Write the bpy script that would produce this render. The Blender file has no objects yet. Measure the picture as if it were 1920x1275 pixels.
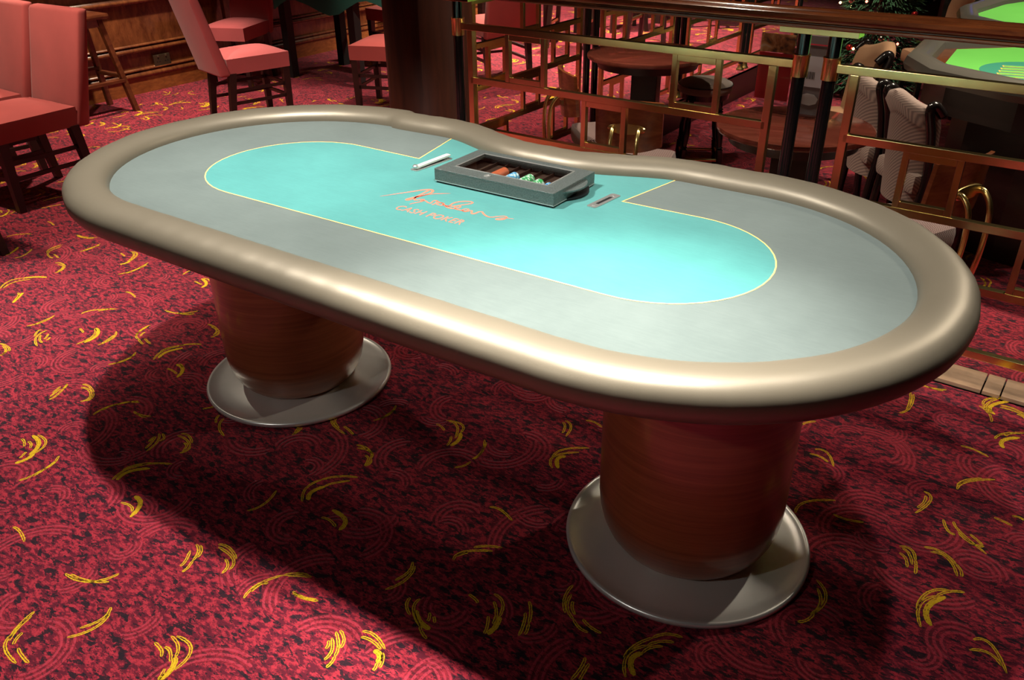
import bpy, bmesh, math, random
from mathutils import Vector, Matrix
random.seed(7)
PI=math.pi
sc=bpy.context.scene
COL=sc.collection
# ---------------------------------------------------------------- helpers
def link(o): COL.objects.link(o); return o
def tag(o,label,cat,group=None,kind=None):
    o['label']=label
    o['category']=cat
    if group: o['group']=group
    if kind: o['kind']=kind
    return o
def empty(name,loc=(0,0,0),rz=0):
    o=bpy.data.objects.new(name,None); o.empty_display_size=.05
    o.location=loc; o.rotation_euler=(0,0,rz); return link(o)
def obj(name,bm,mats,parent=None,smooth=None,loc=None,rz=None):
    me=bpy.data.meshes.new(name)
    bmesh.ops.recalc_face_normals(bm,faces=bm.faces)
    bm.to_mesh(me); bm.free()
    if not isinstance(mats,(list,tuple)): mats=[mats]
    for m in mats: me.materials.append(m)
    o=bpy.data.objects.new(name,me); link(o)
    if parent is not None: o.parent=parent
    if loc is not None: o.location=loc
    if rz is not None: o.rotation_euler=(0,0,rz)
    if smooth is not None:
        for p in me.polygons: p.use_smooth=True
        if smooth<179:
            e=me.attributes.get('sharp_edge') or me.attributes.new('sharp_edge','BOOLEAN','EDGE')
            b2=bmesh.new(); b2.from_mesh(me); b2.edges.ensure_lookup_table()
            lim=math.radians(smooth)
            for ed in b2.edges:
                if len(ed.link_faces)==2 and ed.calc_face_angle(0)>lim: e.data[ed.index].value=True
            b2.free()
    return o
def nb(): return bmesh.new()
def box(bm,c,s,mat=0,M=None,bev=0):
    """c centre, s full sizes"""
    r=bmesh.ops.create_cube(bm,size=1)
    vs=r['verts']
    for v in vs: v.co=Vector((v.co.x*s[0]+c[0],v.co.y*s[1]+c[1],v.co.z*s[2]+c[2]))
    fs={f for v in vs for f in v.link_faces}
    for f in fs: f.material_index=mat
    if bev>0:
        es={e for v in vs for e in v.link_edges}
        rr=bmesh.ops.bevel(bm,geom=list(es),offset=bev,segments=2,affect='EDGES',profile=.6,material=-1)
        vs=list({v for f in rr['faces'] for v in f.verts}|{v for v in vs if v.is_valid})
    if M is not None:
        for v in vs: v.co=M@v.co
    return vs
def lathe(bm,prof,seg=32,c=(0,0,0),mat=0,M=None,sx=1,sy=1):
    rings=[]
    for r,z in prof:
        ring=[]
        if r<1e-6:
            v=bm.verts.new((c[0],c[1],c[2]+z)); ring=[v]
        else:
            for i in range(seg):
                a=2*PI*i/seg; ring.append(bm.verts.new((c[0]+r*sx*math.cos(a),c[1]+r*sy*math.sin(a),c[2]+z)))
        rings.append(ring)
    for a,b in zip(rings,rings[1:]):
        if len(a)==1 and len(b)==1: continue
        for i in range(seg):
            j=(i+1)%seg
            if len(a)==1: f=bm.faces.new((a[0],b[i],b[j]))
            elif len(b)==1: f=bm.faces.new((a[i],a[j],b[0]))
            else: f=bm.faces.new((a[i],a[j],b[j],b[i]))
            f.material_index=mat
    for R in (rings[0],rings[-1]):
        if len(R)>1:
            f=bm.faces.new(R); f.material_index=mat
    if M is not None:
        for R in rings:
            for v in R: v.co=M@v.co
    return rings
def tube(bm,pts,r,seg=10,mat=0,closed=False,rs=None):
    pts=[Vector(p) for p in pts]; n=len(pts); rings=[]
    up=Vector((0,0,1)); prevn=None
    for i,p in enumerate(pts):
        if closed: t=(pts[(i+1)%n]-pts[i-1])
        else: t=pts[min(i+1,n-1)]-pts[max(i-1,0)]
        t.normalize()
        if prevn is None:
            a=up if abs(t.z)<.9 else Vector((1,0,0))
            nrm=t.cross(a).normalized()
        else:
            nrm=(prevn-t*prevn.dot(t)).normalized()
        prevn=nrm; bn=t.cross(nrm)
        rr=rs[i] if rs else r
        rings.append([bm.verts.new(p+nrm*rr*math.cos(2*PI*k/seg)+bn*rr*math.sin(2*PI*k/seg)) for k in range(seg)])
    m=n if closed else n-1
    for i in range(m):
        a,b=rings[i],rings[(i+1)%n]
        for k in range(seg):
            f=bm.faces.new((a[k],a[(k+1)%seg],b[(k+1)%seg],b[k])); f.material_index=mat
    if not closed:
        for R in (rings[0],rings[-1]):
            f=bm.faces.new(R); f.material_index=mat
def cyl(bm,p0,p1,r0,r1=None,seg=16,mat=0):
    tube(bm,[p0,p1],r0,seg,mat,rs=[r0,r1 if r1 is not None else r0])
def beam(bm,p0,p1,w,h,mat=0,bev=0,up=(0,0,1)):
    """rectangular bar from p0 to p1, w sideways, h along up"""
    p0=Vector(p0);p1=Vector(p1);d=(p1-p0);L=d.length;d.normalize()
    u=Vector(up); s=d.cross(u).normalized(); u=s.cross(d).normalized()
    M=Matrix.Translation((p0+p1)/2)@Matrix((d,s,u)).transposed().to_4x4()
    return box(bm,(0,0,0),(L,w,h),mat,M,bev)
def spline(pts,n=8,closed=False):
    out=[];P=[Vector(p) for p in pts];N=len(P)
    for i in range(N if closed else N-1):
        if closed: p0,p1,p2,p3=P[i-1],P[i],P[(i+1)%N],P[(i+2)%N]
        else: p0,p1,p2,p3=P[max(i-1,0)],P[i],P[i+1],P[min(i+2,N-1)]
        for k in range(n):
            t=k/n
            out.append(.5*((2*p1)+(-p0+p2)*t+(2*p0-5*p1+4*p2-p3)*t*t+(-p0+3*p1-3*p2+p3)*t**3))
    if not closed: out.append(P[-1])
    return out
def prism(bm,poly,z0,z1,mat=0,mside=None):
    a=[bm.verts.new((p[0],p[1],z0)) for p in poly]; b=[bm.verts.new((p[0],p[1],z1)) for p in poly]
    f=bm.faces.new(b); f.material_index=mat
    f=bm.faces.new(a); f.material_index=mat
    n=len(poly)
    for i in range(n):
        f=bm.faces.new((a[i],a[(i+1)%n],b[(i+1)%n],b[i])); f.material_index=mat if mside is None else mside
def ribbon(bm,pts,ws,z,mat=0):
    """flat ribbon on a plane; pts 2D, ws half widths"""
    L=[];n=len(pts)
    for i in range(n):
        a=pts[max(i-1,0)];b=pts[min(i+1,n-1)]
        t=Vector((b[0]-a[0],b[1]-a[1]));
        if t.length<1e-9: t=Vector((1,0))
        t.normalize(); nx,ny=-t.y,t.x; w=ws[i]
        wl,wr=(w if not isinstance(w,tuple) else w[0]),(w if not isinstance(w,tuple) else w[1])
        L.append((bm.verts.new((pts[i][0]+nx*wl,pts[i][1]+ny*wl,z)),bm.verts.new((pts[i][0]-nx*wr,pts[i][1]-ny*wr,z))))
    for a,b in zip(L,L[1:]):
        f=bm.faces.new((a[0],a[1],b[1],b[0])); f.material_index=mat
        if f.normal.z<0: f.normal_flip()
def copy_tree(o,parent=None):
    c=o.copy(); link(c)
    if parent is not None: c.parent=parent
    for ch in [x for x in bpy.data.objects if x.parent==o]: copy_tree(ch,c)
    return c
def place(o,loc,rz,label,group=None):
    c=copy_tree(o); c.location=loc; c.rotation_euler=(0,0,rz); c['label']=label
    if group: c['group']=group
    return c
# fence frame (the brass fence runs a couple of degrees off the card table's axis)
F0=Vector((1.1066,1.25)); FA=-.035
FD=Vector((math.cos(FA),math.sin(FA))); FN=Vector((-FD.y,FD.x))
def FP(s,n,z=0): q=F0+FD*s+FN*n; return Vector((q.x,q.y,z))

# ---------------------------------------------------------------- materials
def mat(name): 
    m=bpy.data.materials.new(name); m.use_nodes=True
    nt=m.node_tree; b=nt.nodes['Principled BSDF']; return m,nt,b
def simple(name,col,rough=.5,metal=0,spec=.5,coat=0,sheen=0,noise=0,nscale=20,bump=0,bscale=200,emit=None,estr=0,trans=0,ior=1.45,alpha=1,coatr=.08):
    m,nt,b=mat(name)
    b.inputs['Base Color'].default_value=(*col,1); b.inputs['Roughness'].default_value=rough
    b.inputs['Metallic'].default_value=metal; b.inputs['Specular IOR Level'].default_value=spec
    b.inputs['Coat Weight'].default_value=coat; b.inputs['Coat Roughness'].default_value=coatr
    b.inputs['Sheen Weight'].default_value=sheen; b.inputs['Transmission Weight'].default_value=trans
    b.inputs['IOR'].default_value=ior; b.inputs['Alpha'].default_value=alpha
    if emit: b.inputs['Emission Color'].default_value=(*emit,1); b.inputs['Emission Strength'].default_value=estr
    tc=nt.nodes.new('ShaderNodeTexCoord')
    if noise:
        n=nt.nodes.new('ShaderNodeTexNoise'); n.inputs['Scale'].default_value=nscale; n.inputs['Detail'].default_value=5
        nt.links.new(tc.outputs['Object'],n.inputs['Vector'])
        mx=nt.nodes.new('ShaderNodeMix'); mx.data_type='RGBA'
        mx.inputs['A'].default_value=(*[c*(1-noise) for c in col],1); mx.inputs['B'].default_value=(*[min(1,c*(1+noise)) for c in col],1)
        nt.links.new(n.outputs['Fac'],mx.inputs['Factor']); nt.links.new(mx.outputs['Result'],b.inputs['Base Color'])
    if bump:
        n=nt.nodes.new('ShaderNodeTexNoise'); n.inputs['Scale'].default_value=bscale; n.inputs['Detail'].default_value=3
        nt.links.new(tc.outputs['Object'],n.inputs['Vector'])
        bp_=nt.nodes.new('ShaderNodeBump'); bp_.inputs['Strength'].default_value=bump; bp_.inputs['Distance'].default_value=.002
        nt.links.new(n.outputs['Fac'],bp_.inputs['Height']); nt.links.new(bp_.outputs['Normal'],b.inputs['Normal'])
    return m
def wood(name,c1,c2,scale=(1,1,12),rough=.3,coat=.3,ns=6,coord='Object'):
    m,nt,b=mat(name); N=nt.nodes.new; L=nt.links.new
    tc=N('ShaderNodeTexCoord'); mp=N('ShaderNodeMapping'); mp.inputs['Scale'].default_value=scale
    L(tc.outputs[coord],mp.inputs['Vector'])
    n=N('ShaderNodeTexNoise'); n.inputs['Scale'].default_value=ns; n.inputs['Detail'].default_value=8; n.inputs['Roughness'].default_value=.65; n.inputs['Distortion'].default_value=.6
    L(mp.outputs[0],n.inputs['Vector'])
    r=N('ShaderNodeValToRGB'); r.color_ramp.elements[0].position=.35; r.color_ramp.elements[0].color=(*c1,1); r.color_ramp.elements[1].position=.68; r.color_ramp.elements[1].color=(*c2,1)
    L(n.outputs['Fac'],r.inputs['Fac']); L(r.outputs['Color'],b.inputs['Base Color'])
    b.inputs['Roughness'].default_value=rough; b.inputs['Coat Weight'].default_value=coat; b.inputs['Coat Roughness'].default_value=.12
    return m
class G:
    """tiny math-node helper"""
    def __init__(s,nt): s.nt=nt
    def m(s,op,a,b=None,c=None,clamp=False):
        n=s.nt.nodes.new('ShaderNodeMath'); n.operation=op; n.use_clamp=clamp
        for i,v in enumerate((a,b,c)):
            if v is None: continue
            if isinstance(v,(int,float)): n.inputs[i].default_value=v
            else: s.nt.links.new(v,n.inputs[i])
        return n.outputs[0]
    def mix(s,f,a,b):
        n=s.nt.nodes.new('ShaderNodeMix'); n.data_type='RGBA'
        for k,v in (('Factor',f),('A',a),('B',b)):
            if isinstance(v,(int,float)): n.inputs[k].default_value=v
            elif isinstance(v,tuple): n.inputs[k].default_value=(*v,1)
            else: s.nt.links.new(v,n.inputs[k])
        return n.outputs['Result']
def carpet_mat():
    m,nt,b=mat('carpet'); g=G(nt); N=nt.nodes.new; L=nt.links.new
    tc=N('ShaderNodeTexCoord'); pos=tc.outputs['Object']
    def noise(scale,detail=3,rough=.5,vec=None,dist=0):
        n=N('ShaderNodeTexNoise'); n.inputs['Scale'].default_value=scale; n.inputs['Detail'].default_value=detail; n.inputs['Roughness'].default_value=rough; n.inputs['Distortion'].default_value=dist
        L(vec if vec is not None else pos,n.inputs['Vector']); return n.outputs['Fac']
    def step(v,lo,hi):
        n=N('ShaderNodeMapRange'); n.interpolation_type='SMOOTHSTEP'; n.clamp=True
        n.inputs['From Min'].default_value=lo; n.inputs['From Max'].default_value=hi; L(v,n.inputs['Value']); return n.outputs['Result']
    n7_=noise(160,3,.7)
    def arcs(scale,rand,R,nl,sp,half,offs,jit=.0):
        """bundles of nl parallel arcs, one bundle per cell"""
        mp=N('ShaderNodeMapping'); mp.inputs['Location'].default_value=(offs,offs*1.7,0); L(pos,mp.inputs['Vector'])
        sx=N('ShaderNodeSeparateXYZ'); L(mp.outputs[0],sx.inputs[0])
        cx=N('ShaderNodeCombineXYZ'); L(sx.outputs['X'],cx.inputs['X']); L(sx.outputs['Y'],cx.inputs['Y'])
        v=N('ShaderNodeTexVoronoi'); v.voronoi_dimensions='2D'; v.inputs['Scale'].default_value=scale; v.inputs['Randomness'].default_value=rand
        L(cx.outputs[0],v.inputs['Vector'])
        d=N('ShaderNodeVectorMath'); d.operation='SUBTRACT'; L(cx.outputs[0],d.inputs[0]); L(v.outputs['Position'],d.inputs[1])
        sc_=N('ShaderNodeSeparateColor'); L(v.outputs['Color'],sc_.inputs[0])
        ang=g.m('MULTIPLY',sc_.outputs[0],6.283)
        rot=N('ShaderNodeVectorRotate'); rot.rotation_type='Z_AXIS'; L(d.outputs[0],rot.inputs['Vector']); L(ang,rot.inputs['Angle'])
        s2=N('ShaderNodeSeparateXYZ'); L(rot.outputs[0],s2.inputs[0])
        # centre of curvature at (-R',0)
        Rr=g.m('MULTIPLY_ADD',sc_.outputs[1],R*.7,R*.6)
        x=g.m('ADD',s2.outputs['X'],Rr); y=s2.outputs['Y']
        r=g.m('SQRT',g.m('ADD',g.m('MULTIPLY',x,x),g.m('MULTIPLY',y,y)))
        dr=g.m('SUBTRACT',r,Rr)                    # -..+
        a=g.m('ABSOLUTE',g.m('ARCTAN2',y,x))
        al=g.m('MULTIPLY',a,Rr)                    # arc length from middle
        inlen=g.m('LESS_THAN',g.m('ADD',al,g.m('MULTIPLY',g.m('ABSOLUTE',dr),1.2)),half)
        inw=g.m('LESS_THAN',g.m('ABSOLUTE',dr),nl*sp/2)
        ph=g.m('COSINE',g.m('MULTIPLY',dr,6.2832/sp))
        ridge=g.m('GREATER_THAN',g.m('ADD',ph,g.m('MULTIPLY',g.m('SUBTRACT',n7_,.5),1.6)),.05)
        return g.m('MULTIPLY',inlen,g.m('MULTIPLY',inw,ridge)), g.m('MULTIPLY',inlen,inw), g.m('MULTIPLY',g.m('MULTIPLY',inlen,inw),g.m('MULTIPLY_ADD',ph,.5,.5))
    st=N('ShaderNodeMapping'); st.inputs['Rotation'].default_value=(0,0,.75); st.inputs['Scale'].default_value=(1,2.2,1); L(pos,st.inputs['Vector'])
    # ground: crimson with dark maroon mottling and black specks
    n1=noise(38,5,.65,st.outputs[0]); n2=noise(420,2,.6); n3=noise(6.5,2,.5); n4=noise(95,4,.7,st.outputs[0]); n5=noise(24,3,.6,st.outputs[0],.4)
    red=(.385,.027,.044); dark=(.100,.010,.021); black=(.013,.010,.015); pink=(.49,.042,.072); 
    col=g.mix(step(n1,.44,.56),dark,red)
    col=g.mix(g.m('MULTIPLY',step(n4,.54,.60),.75),col,dark)
    n7=noise(150,4,.7); col=g.mix(g.m('MULTIPLY',step(n7,.50,.60),.45),col,dark)
    fine=g.m('GREATER_THAN',n2,.53)
    patch=step(n3,.60,.66)
    col=g.mix(g.m('MULTIPLY',patch,g.m('MULTIPLY',fine,.75)),col,dark)
    sp_=step(g.m('ADD',n5,g.m('MULTIPLY',g.m('SUBTRACT',n2,.5),.12)),.562,.582)
    col=g.mix(g.m('MULTIPLY',sp_,.93),col,black)
    n8=noise(60,3,.6,st.outputs[0],.3); col=g.mix(g.m('MULTIPLY',step(n8,.588,.615),.85),col,black)
    h=None
    for (scale,rand,R,nl,spc,half,offs) in ((3.4,.75,.075,3,.015,.090,.0),(2.9,.8,.12,3,.014,.13,3.3),(4.0,.7,.05,3,.012,.055,7.7)):
        msk,zone,hh=arcs(scale,rand,R,nl,spc,half,offs)
        col=g.mix(g.m('MULTIPLY',zone,.45),col,(.16,.013,.02))
        brk=g.m('GREATER_THAN',n4,.45)
        col=g.mix(g.m('MULTIPLY',g.m('MULTIPLY',msk,brk),.62),col,pink)
        h=hh if h is None else g.m('MAXIMUM',h,hh)
    grain=N('ShaderNodeMapping'); L(pos,grain.inputs['Vector'])
    b.inputs['Roughness'].default_value=.95; b.inputs['Specular IOR Level'].default_value=.15
    b.inputs['Sheen Weight'].default_value=.6; b.inputs['Sheen Roughness'].default_value=.3; b.inputs['Sheen Tint'].default_value=(1,.62,.72,1)
    L(col,b.inputs['Base Color'])
    hb=g.m('ADD',g.m('MULTIPLY',h,1.0),g.m('MULTIPLY',n2,.5))
    bp_=N('ShaderNodeBump'); bp_.inputs['Strength'].default_value=.55; bp_.inputs['Distance'].default_value=.004
    L(hb,bp_.inputs['Height']); L(bp_.outputs['Normal'],b.inputs['Normal'])
    return m
M_carpet=carpet_mat()
M_yellow=simple('yellow_yarn',(.68,.41,.02),.9,spec=.1,noise=.45,nscale=500,bump=.8,bscale=500)
def felt_mat(name,c,c2):
    m,nt,b=mat(name); g=G(nt); N=nt.nodes.new; L=nt.links.new
    tc=N('ShaderNodeTexCoord')
    n=N('ShaderNodeTexNoise'); n.inputs['Scale'].default_value=5; n.inputs['Detail'].default_value=6; n.inputs['Roughness'].default_value=.7
    L(tc.outputs['Object'],n.inputs['Vector'])
    n2=N('ShaderNodeTexNoise'); n2.inputs['Scale'].default_value=900; L(tc.outputs['Object'],n2.inputs['Vector'])
    mp=N('ShaderNodeMapping'); mp.inputs['Scale'].default_value=(8,60,1); L(tc.outputs['Object'],mp.inputs['Vector'])
    n3=N('ShaderNodeTexNoise'); n3.inputs['Scale'].default_value=3; n3.inputs['Detail'].default_value=4; L(mp.outputs[0],n3.inputs['Vector'])
    f=g.m('ADD',g.m('MULTIPLY',n.outputs['Fac'],.6),g.m('ADD',g.m('MULTIPLY',n3.outputs['Fac'],.25),g.m('MULTIPLY',n2.outputs['Fac'],.15)))
    mr=N('ShaderNodeMapRange'); mr.inputs['From Min'].default_value=.35; mr.inputs['From Max'].default_value=.65; L(f,mr.inputs['Value'])
    L(g.mix(mr.outputs[0],c,c2),b.inputs['Base Color'])
    b.inputs['Roughness'].default_value=.85; b.inputs['Specular IOR Level'].default_value=.25
    b.inputs['Sheen Weight'].default_value=.25; b.inputs['Sheen Roughness'].default_value=.5
    return m
M_felt_grey=felt_mat('grey_cloth',(.074,.098,.094),(.100,.128,.122))
M_felt_teal=felt_mat('teal_cloth',(.036,.190,.185),(.052,.245,.236))
M_line=simple('yellow_line',(.85,.58,.16),.8)
M_coral=simple('coral_print',(.80,.17,.10),.8,noise=.15,nscale=300)
M_vinyl=simple('bronze_vinyl',(.175,.148,.108),.43,metal=.35,spec=.5,noise=.05,nscale=8,bump=.06,bscale=900)
M_steel=simple('brushed_steel',(.95,.97,.94),.33,metal=.62,noise=.06,nscale=30)
M_steelb=simple('bright_steel',(.62,.62,.60),.30,metal=.8)
M_mahog=wood('mahogany_veneer',(.20,.058,.022),(.31,.098,.038),(1,1,30),.32,.5,3)
M_column=wood('column_wood',(.045,.011,.006),(.090,.022,.011),(14,14,1),.42,.15,2)
M_panel=wood('panel_wood',(.085,.022,.008),(.20,.062,.020),(1,5,2),.25,.5,4)
M_plinth=wood('plinth_wood',(.16,.045,.012),(.30,.095,.025),(1,3,8),.35,.2,5)
M_darkwood=wood('dark_wood',(.010,.004,.003),(.022,.007,.006),(2,2,8),.4,.1,4)
M_stoolwood=wood('stool_wood',(.060,.014,.006),(.14,.038,.014),(3,3,8),.28,.5,4)
M_rail=wood('handrail_wood',(.105,.022,.007),(.25,.065,.018),(2,14,14),.20,.8,3)
M_tabletop=wood('table_top_wood',(.10,.022,.014),(.17,.042,.028),(1,9,1),.18,.7,3)
M_backwood=wood('chair_back_wood',(.15,.035,.012),(.26,.075,.025),(1,3,9),.24,.5,3)
M_brass=simple('polished_brass',(.95,.71,.32),.19,metal=1,noise=.12,nscale=25)
M_brassb=simple('mirror_brass',(.95,.72,.30),.26,metal=1)
M_black=simple('black_lacquer',(.006,.008,.008),.12,spec=.6,coat=.4)
M_blackwood=simple('ebonised_wood',(.008,.006,.006),.22,spec=.5,coat=.5)
M_velvet=simple('red_velvet',(.36,.055,.050),.85,sheen=.12,noise=.18,nscale=7,bump=.2,bscale=600)
M_velvet2=simple('pink_red_velvet',(.38,.062,.068),.85,sheen=.2,noise=.15,nscale=6,bump=.2,bscale=600)
M_kerb=simple('worn_glare_kerb_wood',(.42,.27,.17),.25,coat=.6,noise=.5,nscale=14,coatr=.15)  # base colour lightened to stand in for glare off the planks
M_hammer=simple('hammered_grey',(.150,.175,.168),.38,metal=.6,bump=1,bscale=330,noise=.6,nscale=330)
M_dark=simple('matt_black',(.006,.006,.007),.6)
M_traydark=simple('tray_lining',(.050,.022,.014),.6,noise=.5,nscale=60)
def thin_clear(name,tint=(.93,.96,.95),k=1.0):
    """thin clear sheet: lets light straight through, reflects by angle"""
    m=bpy.data.materials.new(name); m.use_nodes=True; nt=m.node_tree; nt.nodes.clear(); N=nt.nodes.new; L=nt.links.new
    o=N('ShaderNodeOutputMaterial'); mx=N('ShaderNodeMixShader'); t=N('ShaderNodeBsdfTransparent'); gl=N('ShaderNodeBsdfGlossy'); f=N('ShaderNodeLayerWeight'); g=G(nt)
    t.inputs[0].default_value=(*tint,1); gl.inputs['Roughness'].default_value=.03; f.inputs['Blend'].default_value=.5; fr=g.m('MULTIPLY_ADD',g.m('POWER',f.outputs['Facing'],5.0),.9,.035)
    L(fr,mx.inputs[0]); L(t.outputs[0],mx.inputs[1]); L(gl.outputs[0],mx.inputs[2]); L(mx.outputs[0],o.inputs['Surface']); return m
M_glass=thin_clear('clear_lid'); M_acrylic=thin_clear('clear_acrylic',(.9,.9,.92))
M_greenfelt=simple('bright_green_cloth',(.10,.42,.06),.9,noise=.08,nscale=5)
M_tealmark=simple('teal_print',(.02,.20,.13),.9)
M_gold=simple('gold_print',(.75,.45,.08),.6)
M_greycush=simple('taupe_stool_fabric',(.20,.145,.12),.9,sheen=.4,noise=.1,nscale=20,bump=.3,bscale=500)
M_darkgreen=simple('dark_green_cloth',(.006,.055,.042),.9,noise=.2,nscale=6)
M_ceiling=simple('ceiling_paint',(.05,.035,.03),.8)
M_wall=simple('dark_wall',(.022,.010,.008),.7,noise=.3,nscale=3)
def zigzag():
    m,nt,b=mat('zigzag_fabric'); g=G(nt); N=nt.nodes.new; L=nt.links.new
    tc=N('ShaderNodeTexCoord'); s=N('ShaderNodeSeparateXYZ'); L(tc.outputs['Object'],s.inputs[0])
    u=g.m('ADD',s.outputs['X'],g.m('MULTIPLY',s.outputs['Z'],.8)); v=s.outputs['Y']
    tri=g.m('PINGPONG',u,.009)
    w=g.m('SINE',g.m('MULTIPLY',g.m('ADD',v,tri),6.283/.0125))
    L(g.mix(g.m('GREATER_THAN',w,.05),(.30,.20,.185),(.060,.020,.022)),b.inputs['Base Color'])
    b.inputs['Roughness'].default_value=.9; b.inputs['Sheen Weight'].default_value=.3
    return m
M_zig=zigzag()
def herring():
    m,nt,b=mat('ribbed_beige_fabric'); g=G(nt); N=nt.nodes.new; L=nt.links.new
    tc=N('ShaderNodeTexCoord'); s=N('ShaderNodeSeparateXYZ'); L(tc.outputs['Object'],s.inputs[0])
    u=g.m('ADD',s.outputs['X'],g.m('ADD',s.outputs['Z'],s.outputs['Y']))
    w=g.m('SINE',g.m('MULTIPLY',u,6.283/.016))
    L(g.mix(g.m('MULTIPLY_ADD',w,.5,.5),(.17,.12,.11),(.34,.25,.21)),b.inputs['Base Color'])
    b.inputs['Roughness'].default_value=.9; return m
M_herring=herring()
M_beigeback=simple('tan_fabric',(.36,.20,.11),.9,noise=.15,nscale=10)
M_pine=simple('pine_needles',(.022,.075,.032),.8,noise=.5,nscale=40)
M_bulb=simple('fairy_bulb',(1,.7,.3),.4,emit=(1,.55,.2),estr=14)
M_bulbred=simple('red_fairy_bulb',(1,.2,.1),.4,emit=(1,.12,.08),estr=8)
M_ledblue=simple('blue_led',(.02,.05,1),.4,emit=(.01,.05,1),estr=8)
M_screeny=simple('yellow_lit_panel',(.7,.5,.05),.4,emit=(.75,.45,.05),estr=.5)
# ---------------------------------------------------------------- camera
TH=-.60249; PITCH=.51532; ROLL=.01129
def rotz(v,a): return Vector((v.x*math.cos(a)-v.y*math.sin(a),v.x*math.sin(a)+v.y*math.cos(a),v.z))
cr,sr=math.cos(ROLL),math.sin(ROLL)
R0=Vector((1,0,0)); D0=Vector((0,-math.sin(PITCH),-math.cos(PITCH))); FW=Vector((0,math.cos(PITCH),-math.sin(PITCH)))
cx_=rotz(R0*cr+D0*sr,-TH); cy_=rotz(R0*sr-D0*cr,-TH); cz_=rotz(-FW,-TH)
cam=bpy.data.cameras.new('camera'); camo=link(bpy.data.objects.new('camera',cam))
camo.matrix_world=Matrix.Translation((1.25166,-1.56920,1.49645))@Matrix((cx_,cy_,cz_)).transposed().to_4x4()
cam.sensor_width=36; cam.lens=1555.68/1920*36; cam.clip_end=100; cam.clip_start=.02
sc.camera=camo
# ---------------------------------------------------------------- the room
def structure(name,bm,m,label=None,smooth=None):
    o=obj(name,bm,m,smooth=smooth); o['kind']='structure'; o['label']=label or name.replace('_',' '); o['category']='room'
    return o
LOW=-.20
# upper carpeted floor with woven yellow strokes
bm=nb()
def arc_strand(p0,p1,p2,w,rnd):
    # quadratic through three points
    P=[Vector(p) for p in (p0,p1,p2)]
    c=P[1]*2-(P[0]+P[2])*.5
    L=(P[1]-P[0]).length+(P[2]-P[1]).length
    n=max(6,int(L/.0028)); pts=[]
    for i in range(n+1):
        t=i/n; pts.append(P[0]*(1-t)**2+c*2*t*(1-t)+P[2]*t*t)
    lanes=((-.0024,.0015),(.0024,.0015)) if w<.005 else ((-.0048,.0017),(0,.0036),(.0048,.0017))
    for off,hw in lanes:
        run=[];ws=[]
        for i in range(n+1):
            t=i/n; a=pts[max(i-1,0)];b=pts[min(i+1,n)]; d=(b-a); d=d.normalized() if d.length>1e-9 else Vector((1,0)); nr=Vector((-d.y,d.x))
            e=min(1,min(t,1-t)*6+.45)
            run.append(pts[i]+nr*(off*e)); ws.append((hw*e*rnd.uniform(.45,1.35),hw*e*rnd.uniform(.45,1.35)))
        ribbon(bm,run,ws,.0006,1)
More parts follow.
